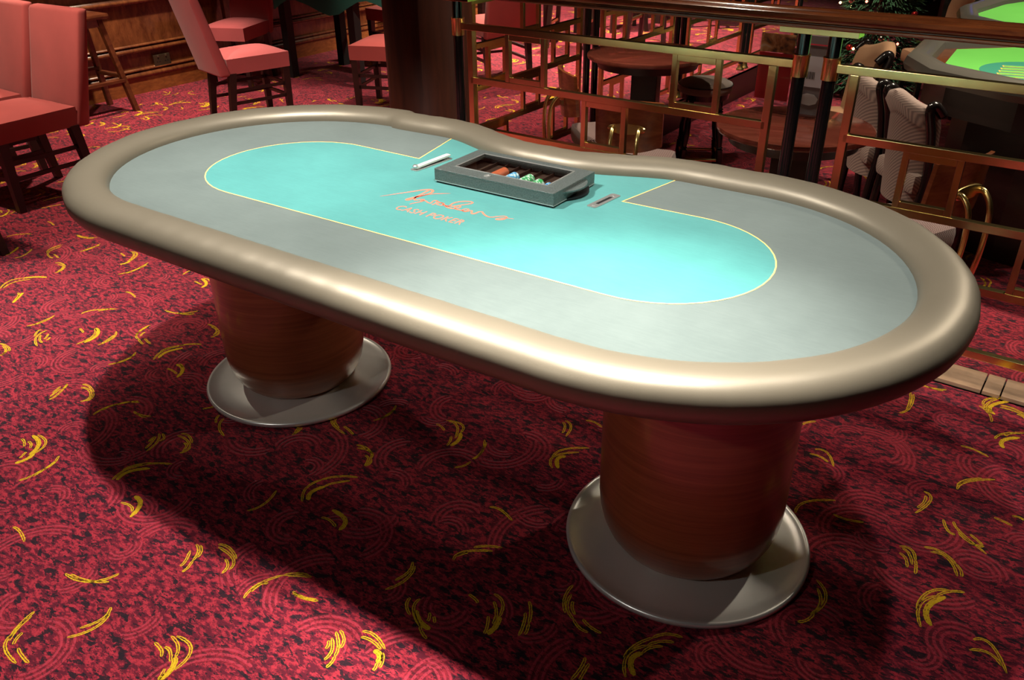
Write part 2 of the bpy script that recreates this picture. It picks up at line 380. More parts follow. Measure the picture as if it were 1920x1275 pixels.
ARCS=[[0,-3055,415,-3042,464,-3022,507],[0,-2847,330,-2816,331,-2768,320],[0,-2819,109,-2805,158,-2753,198],[0,-2559,311,-2496,318,-2445,346],[0,-2545,303,-2485,311,-2449,331],[1,-2606,-8,-2615,34,-2649,77],[0,-2539,1,-2532,40,-2573,101],[0,-2502,204,-2502,147,-2467,114],[0,-2467,114,-2422,96,-2391,97],[0,-2487,189,-2480,137,-2463,116],[0,-2429,122,-2401,117,-2370,111],[0,-2359,204,-2346,248,-2364,310],[0,-2352,212,-2354,259,-2347,296],[0,-2158,330,-2109,330,-2066,265],[1,-2066,265,-2063,240,-2073,220],[0,-2145,330,-2105,309,-2068,249],[0,-2182,295,-2157,291,-2135,285],[0,-2331,71,-2299,84,-2252,70],[0,-2252,70,-2231,40,-2232,11],[0,-2304,66,-2264,69,-2233,24],[0,-2274,-202,-2315,-141,-2293,-93],[1,-2293,-93,-2262,-59,-2216,-33],[0,-2267,-191,-2286,-137,-2256,-82],[0,-1985,154,-1965,220,-1984,300],[0,-1962,178,-1963,236,-1968,283],[1,-2154,-171,-2134,-196,-2098,-242],[0,-2173,-183,-2147,-192,-2118,-224],[0,-1747,304,-1754,328,-1755,349],[1,-1644,322,-1589,303,-1573,267],[0,-1643,330,-1614,334,-1596,326],[0,-1650,290,-1614,287,-1597,285],[0,-1804,68,-1771,72,-1723,59],[0,-1773,-145,-1762,-100,-1693,-43],[0,-1740,-94,-1726,-72,-1716,-54],[0,-1525,56,-1454,69,-1409,123],[0,-1466,67,-1418,81,-1404,102],[0,-1856,-317,-1837,-268,-1851,-210],[0,-1841,-298,-1843,-260,-1843,-231],[0,-1749,-347,-1779,-319,-1779,-305],[0,-1758,-294,-1739,-346,-1671,-380],[0,-1741,-327,-1710,-349,-1680,-355],[0,-1702,-338,-1707,-326,-1726,-306],[0,-1686,-338,-1687,-328,-1696,-318],[1,-1618,-181,-1564,-210,-1550,-270],[0,-1618,-186,-1570,-225,-1563,-294],[0,-1666,-218,-1646,-221,-1624,-228],[0,-1529,-155,-1491,-195,-1492,-253],[0,-1510,-175,-1498,-209,-1487,-249],[0,-1464,-52,-1459,-98,-1430,-138],[0,-1464,-57,-1446,-122,-1405,-143],[0,-1405,-143,-1380,-153,-1357,-157],[0,-1432,-97,-1429,-111,-1419,-126],[0,-1390,-129,-1367,-135,-1337,-141],[0,-1285,71,-1247,73,-1198,56],[0,-1198,56,-1187,36,-1191,12],[0,-1258,66,-1217,60,-1198,29],[0,-1806,-445,-1755,-443,-1721,-456],[0,-1782,-450,-1736,-461,-1717,-488],[0,-1716,-492,-1723,-472,-1737,-456],[0,-1333,-313,-1308,-259,-1328,-208],[0,-1319,-295,-1311,-252,-1316,-220],[0,-1227,-206,-1253,-154,-1239,-105],[0,-1239,-105,-1219,-69,-1176,-41],[1,-1222,-188,-1235,-147,-1210,-96],[0,-1256,-156,-1253,-119,-1218,-70],[1,-1132,-181,-1086,-189,-1057,-234],[0,-1135,-217,-1110,-214,-1076,-220],[0,-1126,-173,-1113,-174,-1095,-181],[0,-1292,-553,-1300,-516,-1334,-465],[0,-1306,-541,-1316,-518,-1322,-496],[0,-1323,-523,-1331,-502,-1336,-488],[0,-1316,-492,-1321,-478,-1335,-466],[0,-1288,-439,-1258,-433,-1208,-447],[0,-1275,-452,-1235,-447,-1198,-466],[0,-1198,-466,-1188,-484,-1196,-502],[0,-1205,-449,-1182,-472,-1185,-490],[0,-1090,-523,-1093,-478,-1076,-439],[0,-1076,-439,-1060,-416,-1028,-399],[0,-1087,-490,-1083,-452,-1040,-395],[0,-998,-440,-962,-440,-927,-426],[0,-982,-441,-953,-442,-936,-437],[0,-824,-309,-813,-294,-803,-279],[0,-1133,-681,-1071,-690,-1050,-739],[1,-1050,-739,-1042,-767,-1052,-794],[1,-1143,-691,-1083,-705,-1056,-749],[0,-1155,-720,-1135,-722,-1109,-736],[0,-1125,-715,-1103,-718,-1086,-731],[0,-1077,-747,-1071,-759,-1063,-774],[0,-977,-704,-954,-736,-954,-768],[0,-954,-768,-953,-803,-963,-831],[0,-962,-721,-953,-754,-948,-799],[0,-816,-464,-791,-476,-792,-492],[0,-825,-470,-793,-499,-779,-546],[0,-820,-485,-803,-513,-794,-539],[0,-821,-486,-819,-502,-813,-512],[0,-768,-432,-738,-427,-699,-444],[0,-769,-444,-729,-443,-692,-457],[0,-692,-457,-681,-474,-688,-496],[0,-720,-458,-701,-463,-688,-486],[0,-742,-681,-752,-641,-735,-604],[0,-735,-604,-712,-572,-661,-542],[1,-730,-674,-736,-633,-697,-591],[0,-757,-638,-748,-606,-715,-571],[0,-752,-301,-739,-324,-724,-333],[0,-723,-306,-700,-343,-647,-367],[0,-318,49,-303,-4,-321,-54],[0,-307,33,-305,-10,-310,-36],[0,-481,-203,-476,-225,-476,-249],[0,-490,-208,-483,-225,-474,-240],[0,-439,-115,-410,-140,-346,-155],[0,-426,-102,-419,-124,-382,-143],[0,-376,-128,-352,-133,-322,-143],[0,-130,72,-75,81,-53,43],[1,-53,43,-36,13,-39,-24],[0,-121,73,-83,66,-50,14],[0,-145,40,-124,38,-102,27],[0,-66,14,-55,-4,-48,-29],[0,-276,-177,-240,-172,-199,-188],[0,-263,-187,-221,-178,-194,-204],[0,-194,-204,-182,-220,-187,-237],[0,-219,-201,-200,-208,-187,-237],[0,29,56,57,5,54,-40],[0,41,49,58,-4,58,-37],[0,57,-52,52,-79,35,-99],[0,249,89,251,143,313,194],[0,272,53,247,102,298,160],[1,286,62,262,97,276,121],[0,180,276,211,259,225,206],[0,178,264,196,249,207,215],[0,234,312,260,319,293,308],[0,-221,-448,-254,-402,-245,-352],[0,-245,-352,-216,-315,-166,-287],[1,-211,-433,-229,-407,-216,-368],[0,-216,-368,-207,-345,-175,-311],[1,-128,-427,-71,-437,-57,-474],[0,-131,-465,-105,-460,-73,-470],[0,219,-183,250,-176,300,-194],[0,259,-394,263,-357,322,-314],[0,275,-331,296,-310,335,-291],[0,257,-378,266,-362,273,-353],[0,178,-455,191,-487,182,-526],[0,192,-463,202,-513,182,-562],[0,-47,-660,-26,-646,5,-631],[0,4,-690,37,-690,74,-676],[0,249,-548,257,-571,283,-588],[0,271,-538,278,-571,323,-602],[0,323,-602,339,-613,358,-620],[1,285,-570,314,-591,347,-595],[0,316,-558,325,-571,327,-580],[0,331,-562,337,-567,345,-575],[0,407,-429,440,-440,457,-478],[1,457,-478,466,-503,464,-534],[0,420,-448,445,-473,457,-504],[0,435,-491,449,-514,457,-537],[0,358,-464,374,-465,392,-472],[0,179,-711,204,-724,215,-746],[0,174,-719,206,-744,221,-771],[0,221,-771,226,-783,226,-801],[0,179,-737,204,-762,208,-789],[0,178,-746,187,-756,189,-766],[0,223,-686,254,-678,299,-694],[0,232,-699,257,-693,292,-699],[1,281,-710,301,-713,310,-731],[0,302,-704,317,-722,321,-737],[0,310,-731,314,-740,316,-750],[0,489,-402,509,-425,525,-459],[0,525,-459,532,-476,533,-488],[0,500,-436,513,-458,525,-499],[0,549,-301,553,-346,578,-384],[0,561,-328,572,-366,603,-390],[0,603,-390,627,-404,649,-404],[0,575,-345,583,-362,599,-377],[0,621,-378,645,-388,675,-390],[0,748,-421,754,-378,777,-338],[0,777,-338,798,-311,832,-300],[0,775,-464,752,-412,777,-363],[0,777,-363,795,-338,822,-323],[1,789,-450,765,-419,777,-387],[0,777,-387,784,-366,806,-347],[0,678,-467,684,-496,682,-534],[0,693,-477,695,-504,697,-524],[0,-785,-943,-752,-942,-705,-956],[0,-510,-960,-457,-953,-420,-929],[0,-420,-929,-406,-909,-399,-886],[0,-496,-954,-442,-943,-395,-916],[0,-325,-715,-299,-729,-284,-757],[0,-284,-757,-274,-781,-275,-796],[0,-314,-712,-293,-725,-285,-743],[0,-319,-739,-299,-767,-295,-787],[0,-278,-684,-244,-677,-198,-692],[0,-270,-690,-205,-697,-183,-727],[0,-221,-708,-196,-721,-188,-745],[0,-455,-1068,-448,-1102,-432,-1136],[0,-432,-1136,-407,-1162,-346,-1170],[0,-447,-1079,-439,-1116,-420,-1146],[0,-418,-1117,-412,-1134,-402,-1146],[0,-383,-1146,-357,-1152,-324,-1154],[0,-318,-961,-303,-993,-321,-1037],[0,-305,-972,-293,-1018,-320,-1068],[0,-127,-935,-90,-944,-70,-966],[1,-70,-966,-49,-992,-50,-1023],[0,-117,-928,-58,-934,-43,-988],[0,-143,-967,-113,-971,-97,-983],[0,-113,-962,-92,-963,-69,-980],[0,-63,-998,-54,-1012,-50,-1023],[0,-79,-769,-85,-720,-56,-665],[0,-56,-665,-31,-641,-2,-632],[0,-81,-745,-81,-717,-67,-704],[0,2,-689,33,-689,68,-676],[1,-626,-689,-583,-701,-560,-747],[0,-634,-726,-598,-720,-576,-732],[0,-318,-556,-301,-514,-316,-455],[0,801,659,811,680,831,700],[0,871,555,905,559,939,503],[0,864,526,895,528,920,514],[0,1223,809,1258,811,1300,795],[0,1250,589,1267,639,1330,692],[0,1248,604,1261,641,1299,678],[0,1176,529,1198,501,1175,423],[0,1184,513,1185,482,1175,449],[0,1241,437,1258,399,1277,392],[0,1266,443,1287,409,1354,360],[0,1309,414,1323,404,1342,389],[0,1282,406,1316,381,1345,386],[0,1168,268,1195,273,1212,239],[0,1212,239,1218,217,1221,191],[0,1173,244,1190,233,1200,203],[0,1176,265,1194,254,1208,219],[0,1220,300,1259,306,1298,279],[0,1298,279,1310,265,1316,243],[0,1237,291,1276,291,1307,238],[0,1028,39,1063,-3,1054,-67],[0,1054,-67,1048,-95,1031,-113],[0,1038,13,1058,-30,1049,-75],[0,1247,76,1259,144,1300,179],[0,1266,25,1251,91,1278,144],[0,1278,144,1301,176,1331,192],[1,1285,42,1267,93,1296,152],[0,1370,52,1404,59,1443,-6],[0,1367,17,1403,31,1431,9],[0,996,299,1030,297,1070,311],[0,911,248,920,306,985,358],[0,1350,519,1373,515,1394,509],[0,1389,550,1404,555,1417,549],[0,1034,889,1055,938,1049,1027],[0,1039,1031,1048,974,1050,920],[0,1275,1033,1254,1089,1299,1176],[1,1284,1044,1267,1088,1319,1158],[0,1247,1080,1250,1123,1296,1169],[1,-4371,2137,-4373,2226,-4302,2285],[0,-4717,2327,-4677,2351,-4749,2423],[0,-4792,2396,-4738,2380,-4714,2378],[0,-4631,2348,-4626,2383,-4657,2436],[0,-4592,2536,-4572,2466,-4474,2461],[0,-4478,2056,-4474,2103,-4469,2142],[0,-4192,2103,-4195,2130,-4250,2153],[1,-4463,1807,-4477,1840,-4451,1856],[1,-4420,1904,-4357,1901,-4330,1849],[0,-4224,1820,-4221,1889,-4158,1934],[1,-4177,1539,-4147,1570,-4206,1634],[0,-4281,1613,-4206,1608,-4142,1573],[0,-4095,1461,-4042,1525,-4078,1613],[0,-4483,1538,-4464,1576,-4476,1622],[0,-3884,1158,-3852,1200,-3815,1234],[0,-3937,1061,-3945,1088,-3944,1099]]
rnd=random.Random(3)
def inside_upper(x,y):
    r=Vector((x,y))-F0; s=r.dot(FD); n=r.dot(FN)
    return (n<-.10) or (s<-2.6)
def covered(x,y):
    # the stretch of floor where the strokes were laid out one by one
    return (-2.7<x<1.75 and -1.3<y<.9 and (y<.9-.0*x)) 
strands=[]
for a in ARCS:
    T=a[0]; p=[(a[1+2*i]/1000,a[2+2*i]/1000) for i in range(3)]
    strands.append((T,p))
    arc_strand(*p,.0062 if T else .0033,rnd)
# the same woven repeat carries on over the rest of the floor
v1=(-.51,.505); v2=(1.03,.77)
core=[s for s in strands if -1.3<s[1][1][0]<.1 and -1.0<s[1][1][1]<.35]
def cellkey(x,y): return (round(x/.09),round(y/.09))
occ={}
def lay(mat_index,rng_i,rng_j,test):
    for i in rng_i:
        for j in rng_j:
            if i==0 and j==0: continue
            dx=v1[0]*i*2+v2[0]*j; dy=v1[1]*i*2+v2[1]*j
            for T,p in core:
                q=[(x+dx,y+dy) for x,y in p]; mx,my=q[1]
                if not test(mx,my): continue
                k=(round(mx/.05),round(my/.05))
                if occ.get(k,0)>1: continue
                occ[k]=occ.get(k,0)+1
                arc_strand(*q,.0062 if T else .0033,rnd)
def far_test(x,y):
    if not inside_upper(x,y) or covered(x,y): return False
    return -6.5<x<2.6 and -2.2<y<11
lay(1,range(-9,10),range(-8,10),far_test)
poly=[FP(6,-.105),FP(-2.42,-.105),FP(-2.42,11),(-8.5,11),(-8.5,-6),(6,-6)]
f=bm.faces.new([bm.verts.new((p[0],p[1],0)) for p in poly]); f.material_index=0
floor=structure('floor',bm,[M_carpet,M_yellow],'red and black patterned carpet with yellow curved strokes')
for q in floor.data.polygons:
    pass
# sunken lounge floor
bm=nb()
occ={}
def low_test(x,y):
    r=Vector((x,y))-F0; s=r.dot(FD); n=r.dot(FN)
    return s>-2.4 and n>.1 and x<3 and y<9
zsave=ribbon
def ribbon_low(bm_,pts,ws,z,mat=0): zsave(bm_,pts,ws,LOW+.0006,mat)
ribbon=ribbon_low
lay(1,range(-9,10),range(-8,10),low_test)
ribbon=zsave
poly=[FP(6,.03),FP(6,12),FP(-2.42,12),FP(-2.42,.03)]
bm.faces.new([bm.verts.new((p[0],p[1],LOW)) for p in poly])
structure('floor_lounge',bm,[M_carpet,M_yellow],'carpet of the sunken lounge beyond the brass railing')
# wooden kerb under the railing, with the drop to the lounge behind it
bm=nb()
def fbox(bm,s0,s1,n0,n1,z0,z1,m=0,bev=0):
    M=Matrix.Translation((F0.x,F0.y,0))@Matrix.Rotation(FA,4,'Z')
    return box(bm,((s0+s1)/2,(n0+n1)/2,(z0+z1)/2),(abs(s1-s0),abs(n1-n0),abs(z1-z0)),m,M,bev)
for a,b_ in ((-2.4,-1.2),(-1.2,.125),(.127,.18),(.182,.9),(.9,3.0)):
    fbox(bm,a,b_-.002,-.098,.028,0.0,.014,0,.002)
structure('trim_1',bm,M_kerb,'worn, glare-toned wooden kerb the brass railing stands on')
bm=nb(); fbox(bm,-2.4,3,.0,.03,LOW,.0); fbox(bm,-2.45,-2.42,.03,11,LOW,.0)
structure('trim_2',bm,M_darkwood,'dark wood riser of the step down to the lounge')
# shell of the room, mostly outside the frame
def wall(name,x0,x1,y0,y1,z0=LOW,z1=2.9):
    bm=nb(); box(bm,((x0+x1)/2,(y0+y1)/2,(z0+z1)/2),(x1-x0,y1-y0,z1-z0)); return structure(name,bm,M_wall)
wall('wall_left',-8.6,-8.5,-6,12.5); wall('wall_back',-8.6,6.6,12.5,12.6); wall('wall_right',6.5,6.6,-6,12.5); wall('wall_front',-8.6,6.6,-6.1,-6)
bm=nb(); box(bm,(-1,3.2,2.93),(15.2,18.8,.06)); structure('ceiling',bm,M_ceiling)

# ---------------------------------------------------------------- the card table
T=tag(empty('poker_table',(0,0,0)),'large oval poker table with teal and grey cloth, bronze padded rim and mahogany pedestals','table')
A_,RI=.62,.4726
def stadium(a,r,n=40,bump=True,notch=0.0,extra=0.0):
    """closed outline, counter-clockwise, starting at the near right"""
    pts=[]
    def far(x):
        y=r
        if notch:
            t=min(1,max(0,(abs(x)-.05)/.38)); y-=notch*.5*(1+math.cos(PI*t))
            if -.9<x<-.3: y-=extra*.5*(1-math.cos(2*PI*(x+.9)/.6))
        return y
    m=60
    for i in range(m): x=-a+2*a*i/m; pts.append((x,-r))
    for i in range(n): t=-PI/2+PI*i/n; pts.append((a+r*math.cos(t),r*math.sin(t)))
    for i in range(m): x=a-2*a*i/m; pts.append((x,far(x)))
    for i in range(n): t=PI/2+PI*i/n; pts.append((-a+r*math.cos(t),r*math.sin(t)))
    return pts
# padded rim: an oval section swept round the outline
cl=[]
for (x,y) in stadium(A_,RI+.054,notch=.095,extra=.012): cl.append(Vector((x,y,.76)))
bm=nb(); NS=22; prof=[]
for k in range(NS):
    a=2*PI*k/NS; cx,cz=math.cos(a),math.sin(a)
    e=.9
    px=.0555*math.copysign(abs(cx)**e,cx); pz=(.040 if cz>0 else .052)*math.copysign(abs(cz)**e,cz)
    prof.append((px,pz))
rings=[]; n=len(cl)
for i,p in enumerate(cl):
    t=(cl[(i+1)%n]-cl[i-1]).normalized(); nr=Vector((t.y,-t.x,0))
    rip=.0007*math.sin(i*1.9)+.0006*math.sin(i*.83+1)
    near=1 if p.y<0 else 0
    wd=1+.09*near*max(0,math.cos((p.x+.25)*1.5)) 
    rings.append([bm.verts.new(p+nr*(px*wd+rip*(1 if px>0 else 0)+(.006*near*max(0,math.cos((p.x+.25)*1.5)) if True else 0))+Vector((0,0,pz+rip*.5))) for px,pz in prof])
for i in range(n):
    a,b_=rings[i],rings[(i+1)%n]
    for k in range(NS): bm.faces.new((a[k],a[(k+1)%NS],b_[(k+1)%NS],b_[k]))
obj('padded_rim',bm,M_vinyl,T,180)
# playing surface: grey cloth, teal racetrack, yellow line
bm=nb()
outl=[(v.x,v.y) for v in [p*1.0 for p in cl]]
prism(bm,outl,.735,.760,0)
def race(off):
    P=[]; a,r=.567,.2505
    def ny(x): return -(.2508-.0083*x)
    m=30
    for i in range(m+1): x=-a+2*a*i/m; P.append((x,ny(x)-off))
    for i in range(1,24): t=-PI/2+PI*i/24; P.append((a+(.248+off)*math.cos(t),(.248+off)*math.sin(t)+.002))
    return P
R1=race(0)
right=R1[31:]; 
left=[]
for i in range(1,24): t=PI/2+PI*i/24; left.append((-.567+.2537*math.cos(t),.2537*math.sin(t)-.0018))
yR=.468
teal=R1[:31]+right+[(.567,.2500),(.348,.2465),(.392,.4735)]
far_y=lambda x:(RI+.054-.095*.5*(1+math.cos(PI*min(1,max(0,(abs(x)-.05)/.38)))))-.03
for i in range(21): x=.385-.755*i/20; teal.append((x,far_y(x)))
teal[-1]=(-.372,far_y(-.372))
teal+= [(-.3235,.2475),(-.567,.2519)]+left
a=[bm.verts.new((p[0],p[1],.7603)) for p in teal]; f=bm.faces.new(a); f.material_index=1
# yellow line, two open runs meeting the rim
c1=[(.392,.4735),(.348,.2465),(.45,.2470)]+list(reversed(right+[(.567,.2500)]))
run=[(.3945,.482),(.348,.2465)]
ribbon(bm,run,[.0016]*2,.7606,2)
runA=[(.348-.002,.2465),(.567,.2500)]+list(reversed(right))+list(reversed(R1[:31]))+list(reversed(left))+[(-.567,.2519),(-.3235,.2475)]
ribbon(bm,runA,[.0016]*len(runA),.7606,2)
ribbon(bm,[(-.3225,.2475-.001),(-.374,.482)],[.0016]*2,.7606,2)
surf=obj('playing_surface',bm,[M_felt_grey,M_felt_teal,M_line],T)
# printed script and capitals
LOGO=[[(-0.199,-0.0591,1),(-0.1847,-0.0363,3),(-0.1673,-0.0086,6),(-0.1522,0.014,9),(-0.1379,0.038,10),(-0.122,0.052,11),(-0.1097,0.0486,12),(-0.1036,0.0293,11),(-0.1112,0.0017,10),(-0.1212,-0.0227,12),(-0.1252,-0.0386,12),(-0.1187,-0.0415,10),(-0.1134,-0.0159,9),(-0.1071,0.0089,8),(-0.0957,0.0279,6),(-0.0756,0.0445,5),(-0.0572,0.0572,1)],[(-0.1207,0.0462,9),(-0.1189,0.015,9),(-0.1163,-0.0124,10),(-0.1069,-0.0296,10),(-0.0996,-0.0284,8),(-0.0921,-0.0174,7),(-0.0844,-0.0187,8),(-0.0833,-0.032,7),(-0.0918,-0.0497,6),(-0.0957,-0.0626,3)],[(-0.0897,-0.0203,7),(-0.0871,-0.0275,6),(-0.0773,-0.0212,6),(-0.0635,-0.0281,7),(-0.0552,-0.0262,6),(-0.06,-0.0101,6),(-0.0524,-0.0052,6),(-0.0441,-0.0217,6),(-0.0448,-0.035,5)],[(-0.0524,-0.0052,6),(-0.0376,-0.0115,7),(-0.0304,-0.0103,7),(-0.0209,-0.0163,8),(-0.0233,-0.0255,7),(-0.0363,-0.0253,6),(-0.038,-0.0152,5),(-0.0272,-0.0083,5)],[(-0.0279,-0.0156,6),(-0.0095,-0.0226,8),(-0.0029,-0.0167,8),(-0.0065,0.0024,8),(0.0009,0.0219,8),(0.0173,0.0342,9),(0.0309,0.0351,8),(0.0334,0.0254,7),(0.0215,0.0075,7),(0.0046,-0.0162,8),(-0.0147,-0.02,7)],[(-0.0125,-0.0229,7),(0.0018,-0.0289,9),(0.0168,-0.0277,9),(0.0239,-0.0206,8),(0.0257,-0.0085,7),(0.0182,-0.0049,6),(0.0141,-0.016,7),(0.0248,-0.0259,8),(0.0386,-0.0254,8)],[(0.0386,-0.0254,8),(0.0491,-0.027,8),(0.0548,-0.02,8),(0.0524,-0.0107,7),(0.044,-0.0119,6),(0.0441,-0.0244,7),(0.0548,-0.0283,7),(0.0619,-0.0171,6)],[(0.0619,-0.0171,6),(0.0661,-0.0144,7),(0.0753,-0.029,8),(0.0828,-0.0266,9),(0.0846,-0.0124,8),(0.0911,-0.0066,7),(0.1023,-0.0157,8),(0.1195,-0.0248,8),(0.1312,-0.0245,7),(0.1379,-0.017,6),(0.1462,-0.0076,6),(0.1565,-0.001,7),(0.1645,-0.0062,8),(0.1638,-0.0201,9),(0.1555,-0.0294,8),(0.1484,-0.0277,6),(0.1539,-0.0186,5),(0.165,-0.0091,4),(0.1747,-0.006,3),(0.1851,-0.0041,1)]]
bm=nb()
for st in LOGO:
    P=spline([(x,y,0) for x,y,w in st],6)
    W=[]
    for i in range(len(st)-1):
        for k in range(6): t=k/6; W.append(st[i][2]*(1-t)+st[i+1][2]*t)
    W.append(st[-1][2])
    ribbon(bm,[(p.x,p.y) for p in P],[w*.00028+.0002 for w in W],.7607)
obj('printed_script',bm,M_coral,surf)
fc=bpy.data.curves.new('capitals','FONT'); fc.body='CASH POKER'; fc.size=.041; fc.align_x='CENTER'; fc.space_character=1.08
fo=bpy.data.objects.new('tmp',fc); link(fo); bpy.context.view_layer.update()
dg=bpy.context.evaluated_depsgraph_get(); me=bpy.data.meshes.new_from_object(fo.evaluated_get(dg)); bpy.data.objects.remove(fo)
xs=[v.co.x for v in me.vertices]; ys=[v.co.y for v in me.vertices]
w0,w1,h0,h1=min(xs),max(xs),min(ys),max(ys)
for v in me.vertices:
    u=(v.co.x-w0)/(w1-w0); t=(v.co.y-h0)/(h1-h0)
    v.co=Vector((-.1075+u*.2045+.0*t,-.1095+.004*u+t*.0300,.7607))
me.materials.append(M_coral); oo=bpy.data.objects.new('printed_capitals',me); link(oo); oo.parent=surf
# underside board and pedestals
bm=nb(); prism(bm,stadium(.60,.44),.700,.736,0); obj('under_board',bm,M_dark,T)
for sx in (-1,1):
    cx,cy=.7035*sx,.003
    bm=nb(); pr=[(.0,.022),(.165,.022),(.176,.026),(.190,.040),(.203,.060),(.214,.086),(.221,.115),(.2250,.150),(.2257,.20),(.2257,.700),(0,.700)]
    lathe(bm,pr,72); p=obj('pedestal',bm,M_mahog,T,50,loc=(cx,cy,0))
    bm=nb(); pr=[(0,.0),(.285,.0),(.298,.001),(.3045,.006),(.3055,.013),(.3035,.0185),(.2985,.020),(.293,.018),(.287,.0145),(.262,.0115),(.225,.0135),(.195,.0185),(.16,.024),(0,.026)]
    lathe(bm,pr,96); obj('foot_dish',bm,M_steel,p,180)
# two chromed card slots let into the cloth
for (x0,y0,x1,y1) in ((.301,.166,.3135,.282),(-.263,.150,-.249,.300)):
    d=Vector((x1-x0,y1-y0)); L=d.length; an=math.atan2(d.y,d.x)
    M=Matrix.Translation(((x0+x1)/2,(y0+y1)/2,.7605))@Matrix.Rotation(an,4,'Z')
    bm=nb(); hw=.014
    outer=[]; 
    for q in range(16):
        t=2*PI*q/16; outer.append((math.copysign(L/2-.008,math.cos(t))+.008*math.cos(t),math.copysign(hw-.006,math.sin(t))+.006*math.sin(t)))
    inner=[(math.copysign(L/2-.026,c[0]),math.copysign(.0045,c[1])) for c in outer]
    vo=[bm.verts.new(M@Vector((p[0],p[1],.0)))for p in outer]; vt=[bm.verts.new(M@Vector((p[0],p[1],.0018)))for p in outer]
    vi=[bm.verts.new(M@Vector((p[0]*.999+ (0.0002*i_),p[1],.0014)))for i_,p in enumerate(inner)]
    for i in range(16):
        j=(i+1)%16
        bm.faces.new((vo[i],vo[j],vt[j],vt[i])); bm.faces.new((vt[i],vt[j],vi[j],vi[i]))
    cs=obj('card_slot',bm,M_steelb,T)
    bm=nb(); box(bm,(0,0,.0006),(L-.050,.0095,.0008),0,M); obj('slot_opening',bm,M_dark,cs)
    for e in (-1,1):
        bm=nb(); lathe(bm,[(0,.0012),(.0042,.0012),(.0038,.0030),(0,.0034)],12,(e*(L/2-.013),0,0),0,M); obj('screw',bm,M_steelb,cs,40)
# clear paddle pushed into the left slot
pd=empty('card_paddle',(0,0,0)); tag(pd,'clear plastic paddle lying in the left card slot beside the chip tray','paddle')
bm=nb(); beam(bm,(-.262,.158,.768),(-.249,.296,.7715),.016,.006,0,.0015); obj('blade',bm,simple('milky_plastic',(.75,.74,.68),.12,coat=.5),pd)
bm=nb(); lathe(bm,[(0,0),(.008,0),(.0085,.004),(.006,.007),(0,.008)],14,(-.262,.160,.768)); obj('knob',bm,M_steelb,pd,40)

# ---------------------------------------------------------------- locked chip tray
bx0,bx1,by0,by1,bz0,bz1=-.150,.228,.108,.315,.767,.799
B=tag(empty('chip_tray',((bx0+bx1)/2,(by0+by1)/2,.761)),'grey hammered metal chip tray with locked clear-windowed lid on the teal cloth','chip tray')
def loc(x,y,z): return (x-(bx0+bx1)/2,y-(by0+by1)/2,z-.761)
bm=nb()
wx0,wx1,wy0,wy1=-.112,.183,.152,.288
def bb(x0,x1,y0,y1,z0,z1,m=0,bev=0): 
    c=loc((x0+x1)/2,(y0+y1)/2,(z0+z1)/2); box(bm,c,(x1-x0,y1-y0,z1-z0),m,None,bev)
bb(bx0,bx1,by0,wy0,bz1-.006,bz1,0,.001); bb(bx0,bx1,wy1,by1,bz1-.006,bz1,0,.001)
bb(bx0,wx0,wy0,wy1,bz1-.006,bz1,0,.001); bb(wx1,bx1,wy0,wy1,bz1-.006,bz1,0,.001)
bb(bx0,bx1,by0,by0+.004,bz0,bz1-.0061); bb(bx0,bx1,by1-.004,by1,bz0,bz1-.0061)
bb(bx0,bx0+.004,by0+.0041,by1-.0041,bz0,bz1-.0061); bb(bx1-.004,bx1,by0+.0041,by1-.0041,bz0,bz1-.0061)
lid=obj('lid',bm,M_hammer,B)
bm=nb()
e=.0022
for (x0,x1,y0,y1) in ((wx0,wx1,wy0-.001,wy0+e),(wx0,wx1,wy1-e,wy1+.001),(wx0-.001,wx0+e,wy0,wy1),(wx1-e,wx1+.001,wy0,wy1)):
    bb(x0,x1,y0,y1,bz1-.001,bz1+.0012)
obj('window_trim',bm,M_steelb,lid)
bm=nb(); bb(wx0,wx1,wy0,wy1,bz1-.0045,bz1-.0025); obj('window_pane',bm,M_glass,lid)
bm=nb(); lathe(bm,[(0,0),(.0095,0),(.0095,.0015),(.0065,.002),(.006,.001),(0,.001)],20,loc(.0095,.131,bz1)); box(bm,loc(.0095,.131,bz1+.0022),(.007,.0015,.001)); obj('lock',bm,M_steelb,lid,40)
# leaf shaped hasp on the right
bm=nb(); pts=[]
for i in range(17): t=i/16; pts.append((bx1-.002+.026*math.sin(PI*t)**.8,.155+t*.120))
pts=[(bx1-.004,.155)]+pts+[(bx1-.004,.275)]
prism(bm,[loc(x,y,0)[:2] for x,y in pts],.0245,.0285); obj('side_tab',bm,M_hammer,B)
bm=nb(); pts=[]
for i in range(13): t=i/12; pts.append((bx1-.004+.028*math.sin(PI*t)**.9,.165+t*.125))
prism(bm,[loc(x,y,0)[:2] for x,y in pts],.002,.007); obj('lower_tab',bm,M_dark,B)
bm=nb()
bb(bx0+.003,bx1-.003,by0+.003,by1-.003,.7615,.7655,0,.0015); 
bb(bx0+.006,bx1-.006,by0+.006,by1-.006,.7655,.768)
tr=obj('base',bm,M_dark,B)
bm=nb(); bb(bx0-.001,bx1+.001,by0-.001,by0+.002,.7655,.7672); bb(bx1-.002,bx1+.001,by0,by1,.7655,.7672); obj('base_trim',bm,M_steelb,B)
bm=nb()
for i in range(8):
    x=wx0+.0185+i*.0371
    if i<7: bb(x+.0175,x+.0195,wy0-.03,wy1+.015,.768,.778)
bb(bx0+.006,bx1-.006,by0+.008,by1-.006,.768,.7695)
obj('tray_insert',bm,M_traydark,B)
